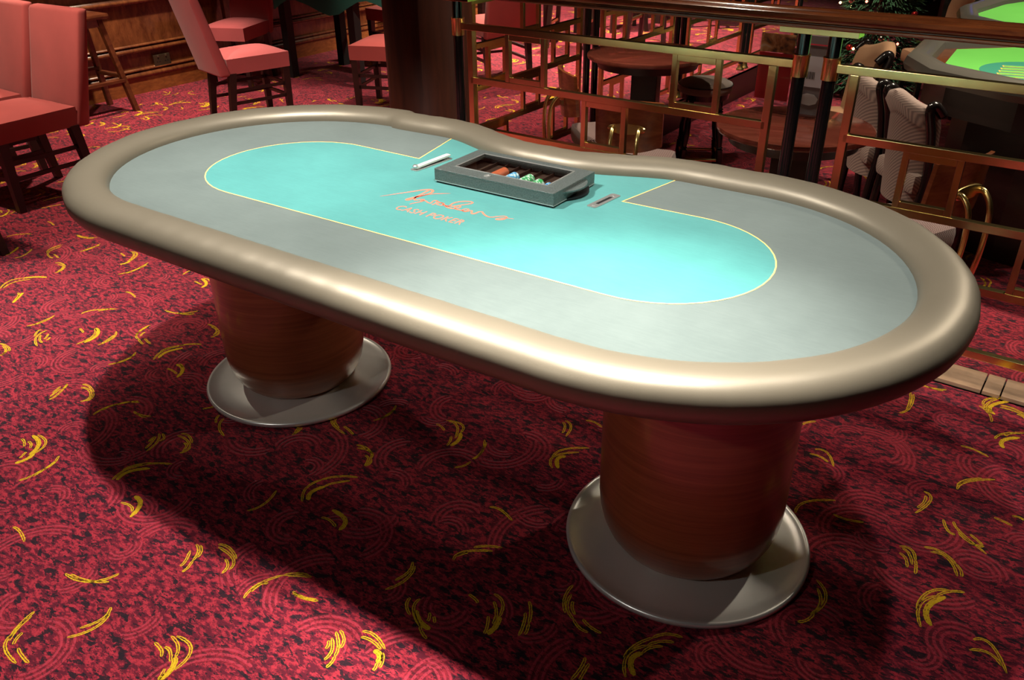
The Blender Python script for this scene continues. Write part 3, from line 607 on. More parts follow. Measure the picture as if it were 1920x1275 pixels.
# casino chips, standing on edge in their rows
def chip_proto(base,spot,nm):
    root=None
    bm=nb(); r=.0145; seg=24
    # disc with its axis along y, edge spots are separate faces
    A0=[];A1=[]
    for i in range(seg):
        a=2*PI*i/seg; A0.append(bm.verts.new((r*math.cos(a),-.0018,r*math.sin(a)))); A1.append(bm.verts.new((r*math.cos(a),.0018,r*math.sin(a))))
    for A in (A0,A1):
        c=bm.verts.new((0,A[0].co.y,0)); inn=[bm.verts.new((v.co.x*.7,v.co.y,v.co.z*.7)) for v in A]
        for i in range(seg):
            j=(i+1)%seg; f=bm.faces.new((A[i],A[j],inn[j],inn[i])); f.material_index=1 if (i//2)%3==0 else 0
            f=bm.faces.new((inn[i],inn[j],c)); f.material_index=0
    for i in range(seg):
        j=(i+1)%seg; f=bm.faces.new((A0[i],A0[j],A1[j],A1[i])); f.material_index=1 if (i//2)%3==0 else 0
    return obj('casino_chip',bm,[simple(nm+'_chip',base,.45),simple(nm+'_chip_spot',spot,.45)])
kinds=[('orange',(.62,.13,.055),(.62,.13,.055),0),('blue and white',(.10,.38,.70),(.80,.88,.88),1),('green and white',(.08,.42,.16),(.80,.88,.80),2),('green and white',(.05,.42,.12),(.75,.85,.75),3),('blue and white',(.05,.28,.70),(.70,.82,.85),4)]
rowname=['leftmost row','second row','middle row','fourth row','rightmost row']
for nm,c1_,c2_,ri in kinds:
    pr=chip_proto(c1_,c2_,nm.replace(' ','_')+str(ri)); x=[-.005,.042,.086,.128,.165][ri]
    cnt=[22,18,20,15,12][ri]
    for k in range(cnt):
        o=pr if k==0 else pr.copy()
        if k: link(o)
        o.location=(x,.1475+k*.0038+(.004 if ri==0 else 0),.7785); o.rotation_euler=(.0,rnd.uniform(0,6.28),0)
        tag(o,f'{nm} casino chip on edge in the {rowname[ri]} of the tray','casino chip',f'{nm} chips in the {rowname[ri]}')

# ---------------------------------------------------------------- brass railings
def railing(label,name,P,panel_specs,posts,zs,handrail,plates,clampz=(.95,)):
    """P(s,n) -> local frame mapping along the run; panel_specs: (a,b,[squares rows])"""
    root=tag(empty(name,(0,0,0)),label,'railing')
    t=.026
    def bar(u0,z0,u1,z1,off=0,w=t):
        bm=nb(); p0=P(u0);p1=P(u1); p0.z=z0;p1.z=z1
        if abs(z1-z0)<1e-6:
            beam(bm,p0,p1,w,w,0,.0012)
        else: 
            d=(P(1)-P(0)).normalized(); beam(bm,p0,p1,w,w,0,.0012,up=d)
        return bm
    for (a,b_,rows) in panel_specs:
        for z in zs:
            obj('rail_bar',bar(a-.07 if z==zs[0] else a,z,b_+.07 if z==zs[0] else b_,z),M_brass,root)
        for u in (a,b_):
            obj('upright_bar',bar(u,zs[-1]-.013,u,zs[0]-.0135),M_brass,root)
        for (row,u0,u1) in rows:
            zt,zb=zs[row]-.0125,zs[row+1]+.0125
            bm=nb(); w=.022; d=(P(1)-P(0)).normalized()
            for u in (u0+w/2,u1-w/2):
                p0=P(u);p1=P(u);p0.z=zb;p1.z=zt; beam(bm,p0,p1,w,w*.9,0,.001,up=d)
            for z in (zb+w/2,zt-w/2):
                p0=P(u0+w);p1=P(u1-w);p0.z=z;p1.z=z; beam(bm,p0,p1,w,w,0,.001)
            obj('square_frame',bm,M_brass,root)
    for u,zb in posts:
        p=P(u); bm=nb(); lathe(bm,[(0,zb),(.021,zb),(.021,1.035),(0,1.035)],24,(p.x,p.y,0)); po=obj('post',bm,M_black,root,50)
        bm=nb(); lathe(bm,[(.0212,clampz[0]-.052),(.0265,clampz[0]-.052),(.0268,clampz[0]+.010),(.0285,clampz[0]+.014),(.0285,clampz[0]+.018),(.0212,clampz[0]+.018)],28,(p.x,p.y,0)); obj('brass_collar',bm,M_brassb,po,50)
        bm=nb(); lathe(bm,[(.0212,zb+.002),(.034,zb+.002),(.032,zb+.012),(.024,zb+.02),(.0212,zb+.05)],24,(p.x,p.y,0)); obj('brass_foot',bm,M_brassb,po,50)
    for u0,u1 in plates:
        bm=nb(); p0=P(u0);p1=P(u1);p0.z=p1.z=1.043; beam(bm,p0,p1,.062,.018,0,.001); obj('cap_plate',bm,M_brass,root)
    a,b_=handrail
    # moulded handrail section
    prof=[(-.040,1.053),(-.044,1.058),(-.044,1.063),(-.037,1.066),(-.037,1.068),(-.047,1.074),(-.052,1.084),(-.048,1.095),(-.037,1.101),(-.030,1.1015),(-.026,1.1055),(-.010,1.110),(.010,1.110),(.026,1.1055),(.030,1.1015),(.037,1.101),(.048,1.095),(.052,1.084),(.047,1.074),(.037,1.068),(.037,1.066),(.044,1.063),(.044,1.058),(.040,1.053)]
    bm=nb(); d=(P(1)-P(0)).normalized(); nn=Vector((-d.y,d.x,0)); R=[]
    for u in (a,b_):
        R.append([bm.verts.new(P(u)+nn*x+Vector((0,0,z))) for x,z in prof])
    k=len(prof)
    for i in range(k): bm.faces.new((R[0][i],R[0][(i+1)%k],R[1][(i+1)%k],R[1][i]))
    bm.faces.new(R[0]); bm.faces.new(R[1])
    obj('handrail',bm,M_rail,root,35)
    return root
ZS=[.9365,.7235,.5150,.3080,.0850]
def PA(u): return FP(u,0)
railing('brass and black railing with mahogany handrail running right behind the poker table','brass_railing',PA,
 [(-2.032,-.742,[(0,-1.852,-1.655),(0,-1.110,-.922),(1,-1.482,-1.282),(2,-1.852,-1.655),(2,-1.110,-.922),(3,-1.482,-1.282)]),
  (-.476,.83,[(1,-.286,-.105),(2,.100,.28),(3,-.286,-.105),(0,.100,.28),(1,.46,.64)])],
 [(-2.102,.014),(-.655,.014),(-.556,.014),(.90,.014)],ZS,(-2.16,2.2),[(-.73,-.48),(-2.19,-2.02)])
def PB(u): return FP(-2.5,u)
railing('far brass railing with black posts running away behind the round tables','brass_railing',PB,
 [(.59,1.60,[(0,1.01,1.18),(1,.70,.87),(1,1.31,1.48),(2,1.01,1.18),(3,.70,.87),(3,1.31,1.48)]),
  (1.87,2.83,[(0,2.25,2.42),(1,2.0,2.16),(1,2.52,2.68),(2,2.25,2.42),(3,2.0,2.16),(3,2.52,2.68)]),
  (3.10,4.10,[(0,3.46,3.62),(1,3.22,3.38),(1,3.75,3.90),(2,3.46,3.62),(3,3.22,3.38)]),
  (4.36,5.40,[(0,4.75,4.92),(1,4.55,4.7),(1,5.0,5.15),(2,4.75,4.92)])],
 [(.50,0),(1.69,0),(1.79,0),(2.92,0),(3.02,0),(4.19,0),(4.28,0),(5.5,0)],ZS,(.42,5.6),[(1.62,1.86),(2.85,3.09),(4.11,4.36)])
# ---------------------------------------------------------------- round timber column beside the railing
bm=nb(); lathe(bm,[(0,0),(.235,0),(.235,.10),(.215,.115),(.205,.13),(.205,2.88),(0,2.88)],64)
tag(obj('column',bm,M_column,None,40,loc=(-1.36,1.57,.0)),'broad round dark wood column beside the left end of the brass railing','column')

# ---------------------------------------------------------------- bar front on the left
BX=-4.885
Bq=tag(empty('bar_counter',(BX,2.3,0)),'dark panelled wooden bar front with moulded rails behind the stool and chairs','bar counter')
def bpart(name,x0,x1,z0,z1,m,bev=0,y0=-1.9,y1=8.5):
    bm=nb(); box(bm,((x0+x1)/2,(y0+y1)/2-2.3,(z0+z1)/2),(x1-x0,y1-y0,z1-z0),0,None,bev); return obj(name,bm,m,Bq)
bpart('body',-.55,-.02,.0,1.06,M_panel)
bpart('plinth',-.02,.006,.0,.125,M_plinth)
def mould(z,d=.018,h=.028):
    prof=[(-.02,z-h),(d*.5,z-h),(d,z-h*.6),(d,z-h*.1),(d*.45,z+h*.15),(d*.3,z+h*.5),(-.02,z+h*.5)]
    bm=nb(); R=[[bm.verts.new((x,y-2.3,zz)) for x,zz in prof] for y in (-1.9,8.5)]
    n=len(prof)
    for i in range(n): bm.faces.new((R[0][i],R[0][(i+1)%n],R[1][(i+1)%n],R[1][i]))
    bm.faces.new(R[0]); bm.faces.new(R[1]); return obj('moulding',bm,M_panel,Bq,30)
mould(.145); mould(.178,.012,.014); mould(.325,.018,.024); mould(.355,.012,.012); mould(.675,.02,.03)
bm=nb(); box(bm,(-.22,3.3-2.3,1.08),(.75,10.4,.045),0,None,.01); obj('counter_top',bm,M_rail,Bq)
for y in (.1,1.65,3.2,4.75,6.3):
    bm=nb(); box(bm,(-.012,y-2.3+.02,.51),(.024,.09,.27),0,None,.004); obj('stile',bm,M_panel,Bq)
# twin power socket on the panel
so=tag(empty('power_socket',(BX+.0005,2.50,.217)),'bronze twin power socket plate low on the bar front','power socket')
bm=nb(); box(bm,(.004,0,0),(.009,.146,.086),0,None,.002); obj('plate',bm,simple('bronze_plate',(.12,.095,.06),.35,metal=.8),so)
bm=nb()
for e in (-1,1):
    for (dy,dz,w,h) in ((0,.014,.005,.011),(-.011,-.008,.009,.005),(.011,-.008,.009,.005)): box(bm,(.009,e*.036+dy,dz),(.002,w,h))
obj('pin_holes',bm,M_dark,so)
bm=nb()
for e in (-1,1): box(bm,(.0105,e*.036+.0,.033),(.005,.014,.016),0,None,.001)
obj('rocker_switches',bm,simple('switch_metal',(.25,.2,.13),.3,metal=.8),so)

# ---------------------------------------------------------------- upholstered dining chairs
def make_chair(label,grp,mt=M_velvet):
    r=tag(empty('dining_chair'),label,'chair',grp)
    W,D=.42,.44
    bm=nb()
    # cushion: domed top, skirt straight
    nx,ny=14,14; V=[]
    for i in range(nx+1):
        row=[]
        for j in range(ny+1):
            u=i/nx*2-1; v=j/ny*2-1
            ed=max(abs(u),abs(v)); z=.452+.032*(1-u*u*u*u)*(1-v*v*v*v)
            x=u*D/2; y=v*W/2*(1+.02*u)
            if abs(u)>.99: x-=.0
            row.append(bm.verts.new((x,y,z)))
        V.append(row)
    for i in range(nx):
        for j in range(ny): bm.faces.new((V[i][j],V[i+1][j],V[i+1][j+1],V[i][j+1]))
    ring=[V[i][0] for i in range(nx)]+[V[nx][j] for j in range(ny)]+[V[i][ny] for i in range(nx,0,-1)]+[V[0][j] for j in range(ny,0,-1)]
    low=[bm.verts.new((v.co.x*1.0,v.co.y*1.0,.43)) for v in ring]; low2=[bm.verts.new((v.co.x*.99,v.co.y*.99,.355)) for v in ring]
    n=len(ring)
    for i in range(n):
        j=(i+1)%n; bm.faces.new((ring[i],ring[j],low[j],low[i])); bm.faces.new((low[i],low[j],low2[j],low2[i]))
    bm.faces.new(low2)
    obj('seat',bm,mt,r,50)
    bm=nb()
    vs=box(bm,(0,0,0),(.075,W+.01,.60),0,None,.022)
    for v in vs:
        t=(v.co.z+.30)/.6
        v.co=Vector((-D/2-.022-.14*t*t*.9-.02*t+(.0 if v.co.x<0 else .0)+v.co.x*(1-.25*t),v.co.y*(1+.03*t),.345+t*.562))
    bmesh.ops.subdivide_edges(bm,edges=bm.edges[:],cuts=1,use_grid_fill=True)
    obj('backrest',bm,mt,r,60)
    for sx in (-1,1):
        for sy in (-1,1):
            bm=nb(); x=sx*(D/2-.03) ; y=sy*(W/2-.025); rk=-.05 if sx<0 else .0
            a=[];w=.024
            vs=box(bm,(0,0,.18),(.048,.048,.36))
            for v in vs:
                t=v.co.z/.36; k=.72+.28*t; v.co=Vector((x+v.co.x*k+rk*(1-t),y+v.co.y*k,v.co.z))
            obj('leg',bm,M_darkwood,r)
    for sy in (-1,1):
        for z in (.245,.165):
            bm=nb(); beam(bm,(-D/2+.03,sy*(W/2-.03),z),(D/2-.03,sy*(W/2-.03),z),.016,.02); obj('stretcher',bm,M_darkwood,r)
    for z in (.245,.165):
        bm=nb(); beam(bm,(D/2-.03,-W/2+.03,z),(D/2-.03,W/2-.03,z),.016,.02); obj('stretcher',bm,M_darkwood,r)
    return r
ch=make_chair('red velvet chair at the left, its broad lit back and red seat fully in view',None)
ch.location=(-3.27,.515,0); ch.rotation_euler=(0,0,-PI/2+.03)
place(ch,(-3.81,.53,0),-PI/2-.05,'red velvet chair cut by the left edge, beside the chair with the broad lit back')
c0=place(ch,(-2.78,-.26,0),-PI/2+.1,'chair almost wholly outside the left edge, only a dark leg tip on the carpet')
ch2=make_chair('pink-red chair seen from behind, in front of the bar, right of the power socket',None,M_velvet2); ch2.location=(-3.50,2.22,0); ch2.rotation_euler=(0,0,math.radians(76)); ch2.scale=(1,.84,1)
place(ch,(-2.93,3.02,0),math.radians(200),'red chair with shadowed seat just left of the dark wood column')
place(ch2,(-4.52,2.98,0),math.radians(-68),'pink-red chair farthest back, partly hidden behind the chair seen from behind')
place(ch,(-3.98,4.35,0),math.radians(-95),'red chair on the far side of the dark green table, only its lit seat showing')
place(ch,(-2.85,4.22,0),math.radians(150),'deep red high-back chair seen through the left end of the brass railing')

# ---------------------------------------------------------------- wooden bar stool
st=tag(empty('bar_stool',(-4.60,1.69,0)),'brown wooden backless stool with splayed legs and footrests in front of the bar','bar stool')
bm=nb(); vs=box(bm,(0,0,.655),(.30,.38,.035),0,None,.014); 
for v in vs: v.co.z-=.012*(1-min(1,(v.co.y/.19)**2))
obj('seat',bm,M_stoolwood,st,40)
legs=[]
for sx in (-1,1):
    for sy in (-1,1):
        bm=nb(); beam(bm,(sx*.10,sy*.13,.64),(sx*.165,sy*.225,.0),.038,.034,0,.003,up=(0,1,0)); obj('leg',bm,M_stoolwood,st)
def lp(sx,sy,z): t=1-z/.64; return Vector((sx*(.10+.065*t),sy*(.13+.095*t),z))
for (a,b_,z) in (((1,-1),(1,1),.22),((-1,-1),(-1,1),.28),((1,-1),(-1,-1),.25),((1,1),(-1,1),.25)):
    bm=nb(); beam(bm,lp(*a,z),lp(*b_,z),.045,.022,0,.003); obj('footrest',bm,M_stoolwood,st)
for sy in (-1,1):
    bm=nb(); beam(bm,lp(-1,sy,.61),lp(1,sy,.61),.022,.05); obj('apron',bm,M_stoolwood,st)
for sx in (-1,1):
    bm=nb(); beam(bm,lp(sx,-1,.61),lp(sx,1,.61),.022,.05); obj('apron',bm,M_stoolwood,st)

# ---------------------------------------------------------------- dark green card table behind the chairs
gt=tag(empty('card_table',(-3.93,3.62,0)),'table under a dark green cloth at the top edge behind the red chairs','table')
bm=nb(); pts=[]
for i in range(40):
    a=2*PI*i/40; pts.append((.54*math.copysign(abs(math.cos(a))**.8,math.cos(a)),.50*math.copysign(abs(math.sin(a))**.8,math.sin(a))))
prism(bm,pts,.74,.775); obj('table_top',bm,M_darkgreen,gt)
bm=nb(); 
pv=[]
for i,(x,y) in enumerate(pts):
    k=1.01+.02*math.sin(i*1.7); d=.60+.05*math.sin(i*.9)
    pv.append((bm.verts.new((x*1.0,y*1.0,.776)),bm.verts.new((x*k,y*k,.72)),bm.verts.new((x*(k+.01*math.sin(i*2.3)),y*k,d))))
for i in range(40):
    a,b_=pv[i],pv[(i+1)%40]
    bm.faces.new((a[0],b_[0],b_[1],a[1])); bm.faces.new((a[1],b_[1],b_[2],a[2]))
obj('cloth_drape',bm,M_darkgreen,gt,60)
for sx in (-1,1):
    for sy in (-1,1):
        bm=nb(); beam(bm,(sx*.38,sy*.3,0),(sx*.38,sy*.3,.74),.07,.07,up=(0,1,0)); obj('leg',bm,M_dark,gt)

# ================================================================ the sunken lounge
# ---- round pub tables
def round_table(s,n,z,r,label,square=False):
    p=FP(s,n,LOW); h=z-LOW
    t=tag(empty('round_table',p,FA+.3),label,'table')
    bm=nb(); lathe(bm,[(0,h-.03),(r-.015,h-.03),(r-.004,h-.026),(r,h-.015),(r-.003,h-.004),(r-.012,h),(0,h)],72); obj('table_top',bm,M_tabletop,t,40)
    bm=nb(); lathe(bm,[(0,h-.075),(r*.82,h-.075),(r*.86,h-.03),(0,h-.03)],48); obj('apron',bm,M_darkwood,t,40)
    bm=nb(); box(bm,(0,0,(h-.07)/2+.02),(.15,.15,h-.11),0,None,.006); obj('pillar',bm,M_darkwood,t)
    bm=nb(); lathe(bm,[(0,0),(.23,0),(.23,.02),(.20,.035),(0,.04)],40); obj('foot',bm,M_darkwood,t,40)
    return t
round_table(-2.07,1.66,.575,.35,'farther and left of the two round mahogany tables behind the brass railing')
round_table(-.865,.71,.55,.325,'round mahogany table carrying the menu stands, behind the double black railing posts')
# ---- menu stand on the second table
ms=tag(empty('menu_stand',FP(-1.03,.85,.55),FA),'clear acrylic menu stand with a red card and a photo strip','menu stand')
MH=.315;MW=.155
for y in (-.020,.020):
    bm=nb(); box(bm,(0,y,.03+MH/2),(MW,.0025,MH)); obj('acrylic_panel',bm,M_acrylic,ms)
bm=nb(); box(bm,(0,0,.012),(MW,.10,.004)); 
for y in (-.05,.05):
    box(bm,(0,y*1.0,.02),(MW,.003,.018))
obj('acrylic_foot',bm,M_acrylic,ms)
bm=nb(); box(bm,(0,-.016,.03+MH*.40),(MW*.96,.0012,MH*.62)); cd=obj('red_card',bm,simple('red_card',(.55,.02,.03),.4),ms)
def menu_photo():
    m,nt,b=mat('menu_photo'); g=G(nt); N=nt.nodes.new; L=nt.links.new
    tc=N('ShaderNodeTexCoord'); n=N('ShaderNodeTexNoise'); n.inputs['Scale'].default_value=16; n.inputs['Detail'].default_value=2; n.inputs['Distortion'].default_value=1.5
    L(tc.outputs['Object'],n.inputs['Vector']); r=N('ShaderNodeValToRGB'); e=r.color_ramp.elements
    e[0].position=.35; e[0].color=(.10,.05,.03,1); e[1].position=.65; e[1].color=(.75,.45,.2,1); e2=e.new(.5); e2.color=(.45,.18,.06,1); e3=e.new(.78); e3.color=(.8,.75,.65,1)
    L(n.outputs['Fac'],r.inputs['Fac']); L(r.outputs['Color'],b.inputs['Base Color']); return m
bm=nb(); box(bm,(0,-.0165,.03+MH*.84),(MW*.96,.0012,MH*.24)); obj('photo_strip',bm,menu_photo(),ms)
ms2=tag(empty('menu_stand',FP(-.862,.86,.55),FA),'grey-backed menu stand with a white slip, between the two black posts','menu stand')
bm=nb(); box(bm,(0,0,.172),(.145,.010,.325)); obj('grey_backing',bm,simple('grey_card',(.16,.14,.15),.5),ms2)
bm=nb(); box(bm,(0.0,-.0065,.19),(.110,.001,.125)); sl=obj('white_slip',bm,simple('white_paper',(.55,.55,.62),.7),ms2)
bm=nb(); 
for i in range(6): box(bm,(-.03+i*.006,-.0075,.175),(.002 if i%2 else .0035,.0006,.03))
obj('printed_bars',bm,M_dark,sl)
bm=nb(); box(bm,(0,-.0065,.300),(.140,.001,.005)); obj('red_stripe',bm,simple('red_stripe',(.6,.03,.06),.5),ms2)
bm=nb(); pts=[(.042*math.cos(2*PI*i/8+.2),.026*math.sin(2*PI*i/8+.2)) for i in range(8)]
a0=[bm.verts.new((x-.01,-.006,.075+z)) for x,z in pts]; a1=[bm.verts.new((x-.01,-.0075,.075+z)) for x,z in pts]; bm.faces.new(a0); bm.faces.new(a1)
for i in range(8): bm.faces.new((a0[i],a0[(i+1)%8],a1[(i+1)%8],a1[i]))
obj('round_sticker',bm,simple('pale_sticker',(.4,.4,.42),.6),ms2)
bm=nb(); box(bm,(0,0,.006),(.145,.09,.012)); obj('foot',bm,M_acrylic,ms2)
# ---- high round stools
def round_stool(s,n,z,r,label,m=M_greycush):
    t=tag(empty('round_stool',FP(s,n,LOW),.5),label,'stool')
    h=z-LOW
    bm=nb(); lathe(bm,[(0,h-.075),(r-.012,h-.075),(r,h-.060),(r,h-.030),(r-.004,h-.022),(r*.8,h-.006),(0,h)],56); se=obj('seat',bm,m,t,40)
    bm=nb(); tube(bm,[(r*math.cos(2*PI*i/56)*1.0,r*math.sin(2*PI*i/56)*1.0,h-.030) for i in range(56)],.004,6,closed=True); obj('piping',bm,M_blackwood,se,180)
    bm=nb(); lathe(bm,[(0,h-.11),(r-.02,h-.11),(r-.015,h-.075),(0,h-.075)],40); obj('seat_rail',bm,M_blackwood,t,40)
    for k in range(4):
        a=PI/4+k*PI/2; d=Vector((math.cos(a),math.sin(a),0)); H=h-.11
        pts=[];rs=[]
        for z_,rr in ((1,.020),(.93,.020),(.90,.014),(.885,.022),(.87,.014),(.855,.022),(.83,.015),(.72,.021),(.55,.024),(.40,.017),(.385,.024),(.37,.015),(.355,.023),(.33,.022),(.20,.022),(.17,.014),(.12,.020),(.0,.015)):
            pts.append(d*(r-.045+(1-z_)*.055)+Vector((0,0,H*z_))); rs.append(rr)
        bm=nb(); tube(bm,pts,.02,14,rs=rs); obj('leg',bm,M_blackwood,t,45)
    for k in range(4):
        a=PI/4+k*PI/2;b_=a+PI/2; z_=.27 if k%2 else .22; q=r-.045+(1-z_)*.055
        bm=nb(); cyl(bm,(q*math.cos(a),q*math.sin(a),(h-.11)*z_),(q*math.cos(b_),q*math.sin(b_),(h-.11)*z_),.010); obj('foot_rail',bm,M_brass,t,40)
    return t
round_stool(-1.88,2.08,.375,.165,'round stool with taupe piped cushion and turned black legs, between the two round tables')
round_stool(-1.35,.46,.20,.165,'low round taupe stool just peeping over the far padded rim of the poker table')
# ---- brass cantilever chairs with patterned seats
def lounge_chair(s,n,ang,label):
    t=tag(empty('lounge_chair',FP(s,n,LOW),ang),label,'chair','brass-tube lounge chairs'); t.scale=(.86,.86,.97)
    bm=nb(); vs=box(bm,(0,0,.40),(.40,.42,.11),0,None,.035); obj('seat',bm,M_zig,t,50)
    bm=nb(); box(bm,(0,0,.33),(.34,.36,.03)); obj('seat_base',bm,M_blackwood,t)
    # curved wooden back board
    bm=nb(); N_=14; ring=[]
    for i in range(N_+1):
        y=-.185+.37*i/N_; c=.05*(1-(y/.185)**2); w=1-.0*abs(y)
        zl,zh=.545+.03*(y/.185)**2,.80-.012*(y/.185)**2
        xb=-.235-c
        ring.append([bm.verts.new(v) for v in ((xb,y,zl),(xb-.020,y,zl),(xb-.045,y,zh),(xb-.025,y,zh))])
    for a,b_ in zip(ring,ring[1:]):
        for k in range(4): bm.faces.new((a[k],b_[k],b_[(k+1)%4],a[(k+1)%4]))
    bm.faces.new(ring[0]); bm.faces.new(ring[-1])
    obj('backrest',bm,M_backwood,t,50)
    M=Matrix.Translation((-.318,0,.665))@Matrix.Rotation(math.radians(8),4,'Y')
    bm=nb(); pts=[]
    for i in range(24):
        a=2*PI*i/24; pts.append((.105*math.cos(a) if True else 0,.030*math.sin(a)))
    a0=[bm.verts.new(M@Vector((0,y,z))) for y,z in pts]; a1=[bm.verts.new(M@Vector((-.010,y*.92,z*.85))) for y,z in pts]
    bm.faces.new(a0); bm.faces.new(a1)
    for i in range(24): bm.faces.new((a0[i],a0[(i+1)%24],a1[(i+1)%24],a1[i]))
    obj('bracket',bm,M_brassb,t,40)
    for sy in (-1,1):
        y=sy*.072
        P=spline([(-.318,y,.665),(-.355,y,.66),(-.395,y,.60),(-.405,y,.47),(-.385,y*1.1,.32),(-.33,y*1.25,.18),(-.24,y*1.4,.07),(-.12,y*1.6,.018),(.05,y*1.8,.016),(.16,y*1.8,.016)],6)
        bm=nb(); tube(bm,P,.0125,12); obj('brass_tube',bm,M_brassb,t,180)
    bm=nb(); cyl(bm,(.16,-.135,.016),(.16,.135,.016),.0125); obj('brass_tube',bm,M_brassb,t,180)
    for sy in (-1,1):
        bm=nb(); beam(bm,(.12,sy*.12,.02),(.12,sy*.12,.33),.04,.04,up=(0,1,0)); obj('leg',bm,M_blackwood,t)
    return t
lounge_chair(-2.05,1.20,FA+math.radians(46),'leftmost brass-tube lounge chair, its small wooden back board seen almost edge-on')
lounge_chair(-1.68,.85,FA+math.radians(107),'zigzag-seated brass-tube chair behind the middle of the railing, wooden back facing the camera')
lounge_chair(-.39,.66,FA+math.radians(155),'rightmost brass-tube chair with zigzag seat, right of the round table with the menu stands')
# ---- patterned high-back chairs by the gaming tables
def arm_chair(s,n,ang,label,front=M_herring,back=M_herring,hz=.82):
    t=tag(empty('upholstered_chair',FP(s,n,LOW),ang),label,'chair')
    bm=nb(); box(bm,(0,0,.42),(.36,.36,.10),0,None,.03); obj('seat',bm,front,t,50)
    bm=nb(); n_=14; R=[]
    for i in range(n_+1):
        y=-.17+.34*i/n_; c=.07*(y/.17)**2; zt=hz-.045*(1-math.cos(PI*y/.17))*.5
        R.append([bm.verts.new(v) for v in ((-.15+c,y,.44),(-.19+c,y,.30),(-.225+c,y,zt-.10),(-.265+c,y,zt-.035),(-.255+c,y,zt-.005),(-.225+c,y,zt),(-.195+c,y,zt-.02),(-.175+c,y,zt-.09))])
    for a,b_ in zip(R,R[1:]):
        for k in range(8): bm.faces.new((a[k],b_[k],b_[(k+1)%8],a[(k+1)%8]))
    bm.faces.new(R[0]); bm.faces.new(R[-1]); obj('backrest',bm,back,t,60)
    for sy in (-1,1):
        P=spline([(-.16,sy*.18,.0),(-.14,sy*.18,.25),(-.125,sy*.183,.45),(-.15,sy*.186,hz-.18),(-.185,sy*.188,hz-.06),(-.165,sy*.188,hz-.035),(-.12,sy*.188,hz-.08)],5)
        bm=nb(); tube(bm,P,.021,10); obj('frame_rail',bm,M_blackwood,t,180)
        bm=nb(); beam(bm,(.14,sy*.15,0),(.13,sy*.15,.38),.035,.035,0,.003,up=(0,1,0)); obj('leg',bm,M_blackwood,t)
    return t
arm_chair(-.43,1.46,FA+math.radians(42),'nearer ribbed taupe chair with black scrolled frame, below the green gaming tables')
arm_chair(-.70,1.80,FA+math.radians(35),'ribbed taupe chair farther back, half hidden behind the right upright of the railing')
arm_chair(-1.10,2.12,FA+math.radians(212),'tan-backed chair between the Christmas tree and the nearer green gaming table',M_beigeback,M_beigeback,.86)
arm_chair(-1.05,4.35,FA+math.radians(215),'tan-backed chair at the corner of the farther green gaming table',M_beigeback,M_beigeback,.9)
# ---- green gaming tables
def gaming_table(pts,z,label,inner_off,mark=False):
    c=sum((Vector((p[0],p[1],0)) for p in pts),Vector())/len(pts)
    t=tag(empty('gaming_table',(c.x,c.y,LOW)),label,'gaming table')
    P=[Vector((p[0]-c.x,p[1]-c.y,0)) for p in pts]; h=z-LOW; n=len(P)
    def inset(d):
        out=[]
        for i in range(n):
            a,b_,q=P[i-1],P[i],P[(i+1)%n]
            d1=(b_-a).normalized(); d2=(q-b_).normalized(); n1=Vector((-d1.y,d1.x,0)); n2=Vector((-d2.y,d2.x,0))
            m=(n1+n2); m=m/max(.3,m.length_squared)*2
            out.append(b_+m*d)
        return out
    # padded armrest
    prof=[(0,-.05),(-.012,-.02),(0,.015),(.03,.035),(.07,.035),(.105,.012),(.115,-.02)]
    L=[inset(d) for d,_ in prof]; bm=nb()
    V=[[bm.verts.new((q.x,q.y,h+prof[k][1])) for q in L[k]] for k in range(len(prof))]
    for k in range(len(prof)-1):
        for i in range(n): bm.faces.new((V[k][i],V[k][(i+1)%n],V[k+1][(i+1)%n],V[k+1][i]))
    obj('padded_rim',bm,simple('dark_vinyl',(.16,.150,.130),.30,metal=.5),t,35)
    bm=nb(); a=inset(.11); prism(bm,[(q.x,q.y) for q in a],h-.04,h-.02); obj('wood_border',bm,M_panel,t)
    bm=nb(); a=inset(.115+inner_off); prism(bm,[(q.x,q.y) for q in a],h-.02,h-.012); fl=obj('green_cloth',bm,M_greenfelt,t)
    bm=nb(); a=inset(.10); prism(bm,[(q.x,q.y) for q in a],h-.20,h-.045); obj('apron',bm,M_darkwood,t)
    bm=nb(); a=inset(.26); prism(bm,[(q.x,q.y) for q in a],0,h-.20); obj('pedestal_body',bm,M_darkwood,t)
    return t,c,h
g1=[(.44,3.62),(.46,3.08),(.62,2.80),(.98,2.60),(1.45,2.50),(2.3,2.75),(2.3,4.0),(.95,4.05)]
t1,c1,h1=gaming_table(g1,.66,'nearer green gaming table with padded rim, teal oval and gold-edged boxes on its cloth',.06)
# teal oval and boxes on the cloth
bm=nb(); ctr=Vector((1.06-c1.x,3.10-c1.y,0))
pts=[(ctr.x+.27*math.cos(2*PI*i/40),ctr.y+.27*math.sin(2*PI*i/40)) for i in range(40)]
prism(bm,pts,h1-.012,h1-.0112); fl=[o for o in bpy.data.objects if o.parent==t1 and o.name.startswith('green_cloth')][0]
obj('teal_circle',bm,M_tealmark,fl)
bm=nb()
for k in range(5):
    y=-.13+k*.065; M=Matrix.Translation((ctr.x,ctr.y+y,h1-.0110))@Matrix.Rotation(.25,4,'Z')
    box(bm,(-.12,0,0),(.135,.036,.0006),1,M); box(bm,(-.12,0,.0005),(.123,.026,.0006),0,M)
for i in range(28):
    a=2*PI*i/28; b_=2*PI*(i+1)/28
    beam(bm,(ctr.x+.07+.055*math.cos(a),ctr.y+.0+.055*math.sin(a),h1-.0108),(ctr.x+.07+.055*math.cos(b_),ctr.y+.055*math.sin(b_),h1-.0108),.006,.0006,1)
obj('betting_boxes',bm,[M_greenfelt,M_gold],fl)
